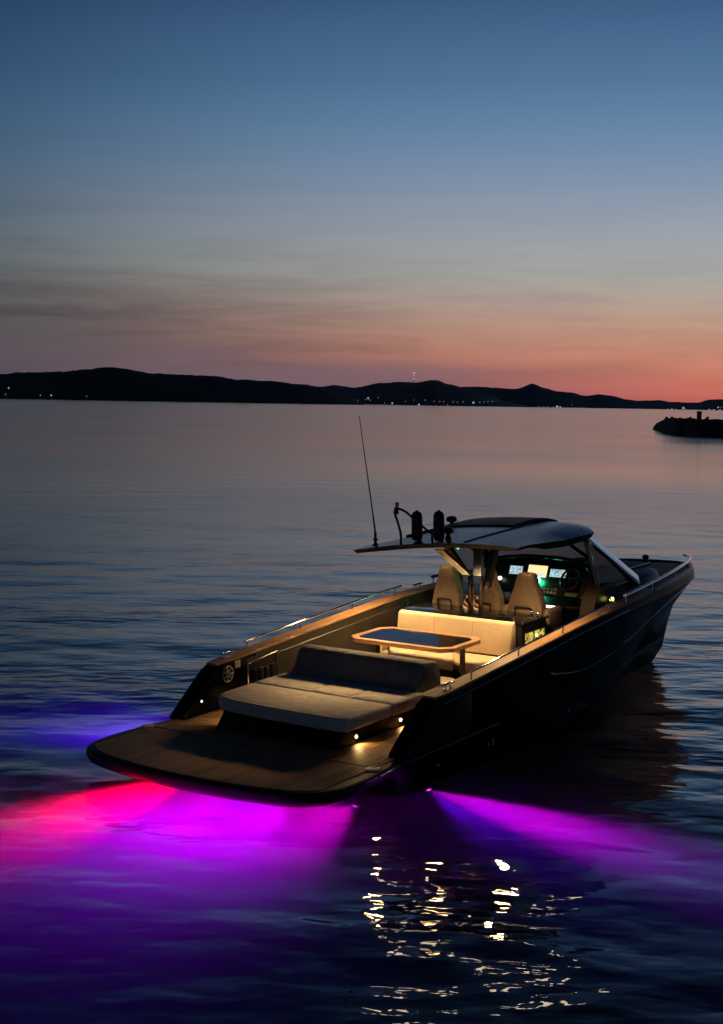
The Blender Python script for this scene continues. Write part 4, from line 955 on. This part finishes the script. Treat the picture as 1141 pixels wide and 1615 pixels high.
for x, y in LAMPS[3:]:
    lathe('downlight', 'warm_led_bright', roof, [(0.004, -0.004), (0.03, -0.004), (0.03, 0.0), (0.004, 0.0)], (x, y, under(x, y) - 0.004), 'z', 14)
    spot('downlight_beam', (x, y, under(x, y) - 0.03), (0.1, 0, -1), 7, WARM, 140, 0.6, 0.04)
for sd in (1, -1):
    for x in (-0.72, 0.12):
        cl_ = lathe('courtesy_light', 'warm_led', pad, [(0.002, 0), (0.017, 0), (0.017, sd * 0.008), (0.002, sd * 0.01)], (x, sd * 0.842, 0.525), 'y', 12)
        spot('courtesy_beam', (x, sd * 0.872, 0.53), (-0.1, sd * 0.75, -0.62), 4.0, (1.0, 0.60, 0.22), 130, 0.6, 0.012)
# underwater lights
PURPLE, RED = (1.0, 0.0, 0.60), (1.0, 0.0, 0.03)
def sea_light(loc, direction, power, color, size, mat, axis, blend=0.7, lens=True):
    d = Vector(direction).normalized()
    p = Vector(loc)
    if not lens: spot('underwater_beam', p + d * 0.02, d, power, color, size, blend, 0.04); return
    bm = bmesh.new(); tube_bm(bm, [p - d * 0.05, p - d * 0.012, p - d * 0.010], [0.06, 0.06, 0.05], 12); finish('underwater_light', bm, 'steel_dull', boat, smooth=True)
    bm = bmesh.new(); tube_bm(bm, [p - d * 0.009, p - d * 0.004], [0.034, 0.03], 12); finish('underwater_lens', bm, mat, boat, smooth=True)
    spot('underwater_beam', p + d * 0.02, d, power, color, size, blend, 0.04)
BLUE = (0.22, 0.0, 1.0)
sea_light((-1.45, 0.80, -0.20), (-1, -0.01, -0.03), 40000, RED, 42, 'red_led', 'x', 1.0)
sea_light((-1.45, 0.10, -0.22), (-1, 0.02, -0.06), 4600, PURPLE, 70, 'magenta_led', 'x', 1.0)
sea_light((-1.45, -0.60, -0.22), (-1, 0.08, -0.06), 4600, PURPLE, 76, 'magenta_led', 'x', 1.0)
sea_light((-1.38, -1.28, -0.20), (-1, 0.15, -0.06), 3800, PURPLE, 86, 'magenta_led', 'x', 1.0)
sea_light((-1.45, -0.30, -0.36), (-1, -0.08, -0.15), 1100, BLUE, 100, 'magenta_led', 'x', 1.0, False)  # lensless blue spot added for the scattered glow astern
sea_light((-0.42, -1.57, -0.14), (-0.18, -1, -0.05), 12000, PURPLE, 33, 'magenta_led', 'y', 1.0)
sea_light((-0.42, -1.58, -0.16), (-0.34, -1, -0.12), 800, BLUE, 60, 'magenta_led', 'y', 1.0, False)   # lensless blue spot added to widen this lamp's glow
sea_light((-0.30, 1.57, -0.16), (0.02, 1, -0.07), 5200, BLUE, 78, 'magenta_led', 'y', 0.9)
# brackets that carry the stern lights under the platform
for x, y in ((-1.44, 0.85), (-1.44, 0.10), (-1.44, -0.60), (-1.44, -0.30), (-1.37, -1.28)): box('light_bracket', 'edge_black', boat, x + 0.01, x + 0.06, y - 0.03, y + 0.03, -0.40, 0.27, 0.006)

# ---- fenders stowed upright on the hardtop
def fender(x, y, label):
    z = on_roof(x, y)
    root = bpy.data.objects.new('fender', None); COL.objects.link(root); root.matrix_world = BM @ Matrix.Translation((x, y, z)); tag(root, label, 'fender', 'fenders on the hardtop')
    lathe('body', 'rubber', root, [(0.004, 0.004), (0.05, 0.006), (0.066, 0.03), (0.070, 0.10), (0.070, 0.28), (0.066, 0.335), (0.05, 0.365), (0.02, 0.378), (0.004, 0.38)], (0, 0, 0), 'z', 18)
    lathe('eye', 'rubber', root, [(0.004, 0), (0.018, 0), (0.018, 0.012), (0.004, 0.014)], (0, 0, 0.378), 'z', 10)
fender(2.42, 0.45, 'black upright fender nearer the whip aerial on hardtop'); fender(2.33, 0.06, 'black upright fender nearer the domed antenna on hardtop')

# ---------------------------------------------------------------- unseen lamps on a made-up cable, added for the glints on the water
ql = bpy.data.objects.new('glint_lamp_line', None); ql.location = (0, 110.0, 0); COL.objects.link(ql); tag(ql, 'warm unseen lamps on a made-up cable, added for the water glints', 'added glint lamps')
for x in (-33, 33):  # piles and masts made up to hold the cable out of view
    lathe('pile', 'concrete', ql, [(0.02, -8), (0.9, -8), (0.9, 1.4), (0.75, 1.6), (0.02, 1.6)], (x, 0, 0), 'z', 16)
    tube('mast', 'black', ql, [(x, 0, 1.55), (x, 0, 20), (x, 0, 40)], [0.4, 0.32, 0.2], 10)
sag = lambda x: 36.3 + 3.4 * (x / 33) ** 2
tube('cable', 'black', ql, [(x, 0, sag(x)) for x in np.linspace(-33, 33, 25)], 0.03, 5)
for x in (1.9, 3.4, 4.9, 6.4, 10.6, 12.2, 13.8, 15.4):
    z = sag(x) - 1.0
    lathe('glint_lamp_shade', 'black', ql, [(0.01, 1.0), (0.04, 0.98), (0.08, 0.62), (0.60, 0.36), (0.62, 0.30), (0.01, 0.30)], (x, 0, z), 'z', 16)
    bm = bmesh.new(); bmesh.ops.create_uvsphere(bm, u_segments=16, v_segments=10, radius=0.55, matrix=Matrix.Translation((x, 0, z - 0.26))); finish('glint_lamp_globe', bm, 'glint_lamp', ql, smooth=True)
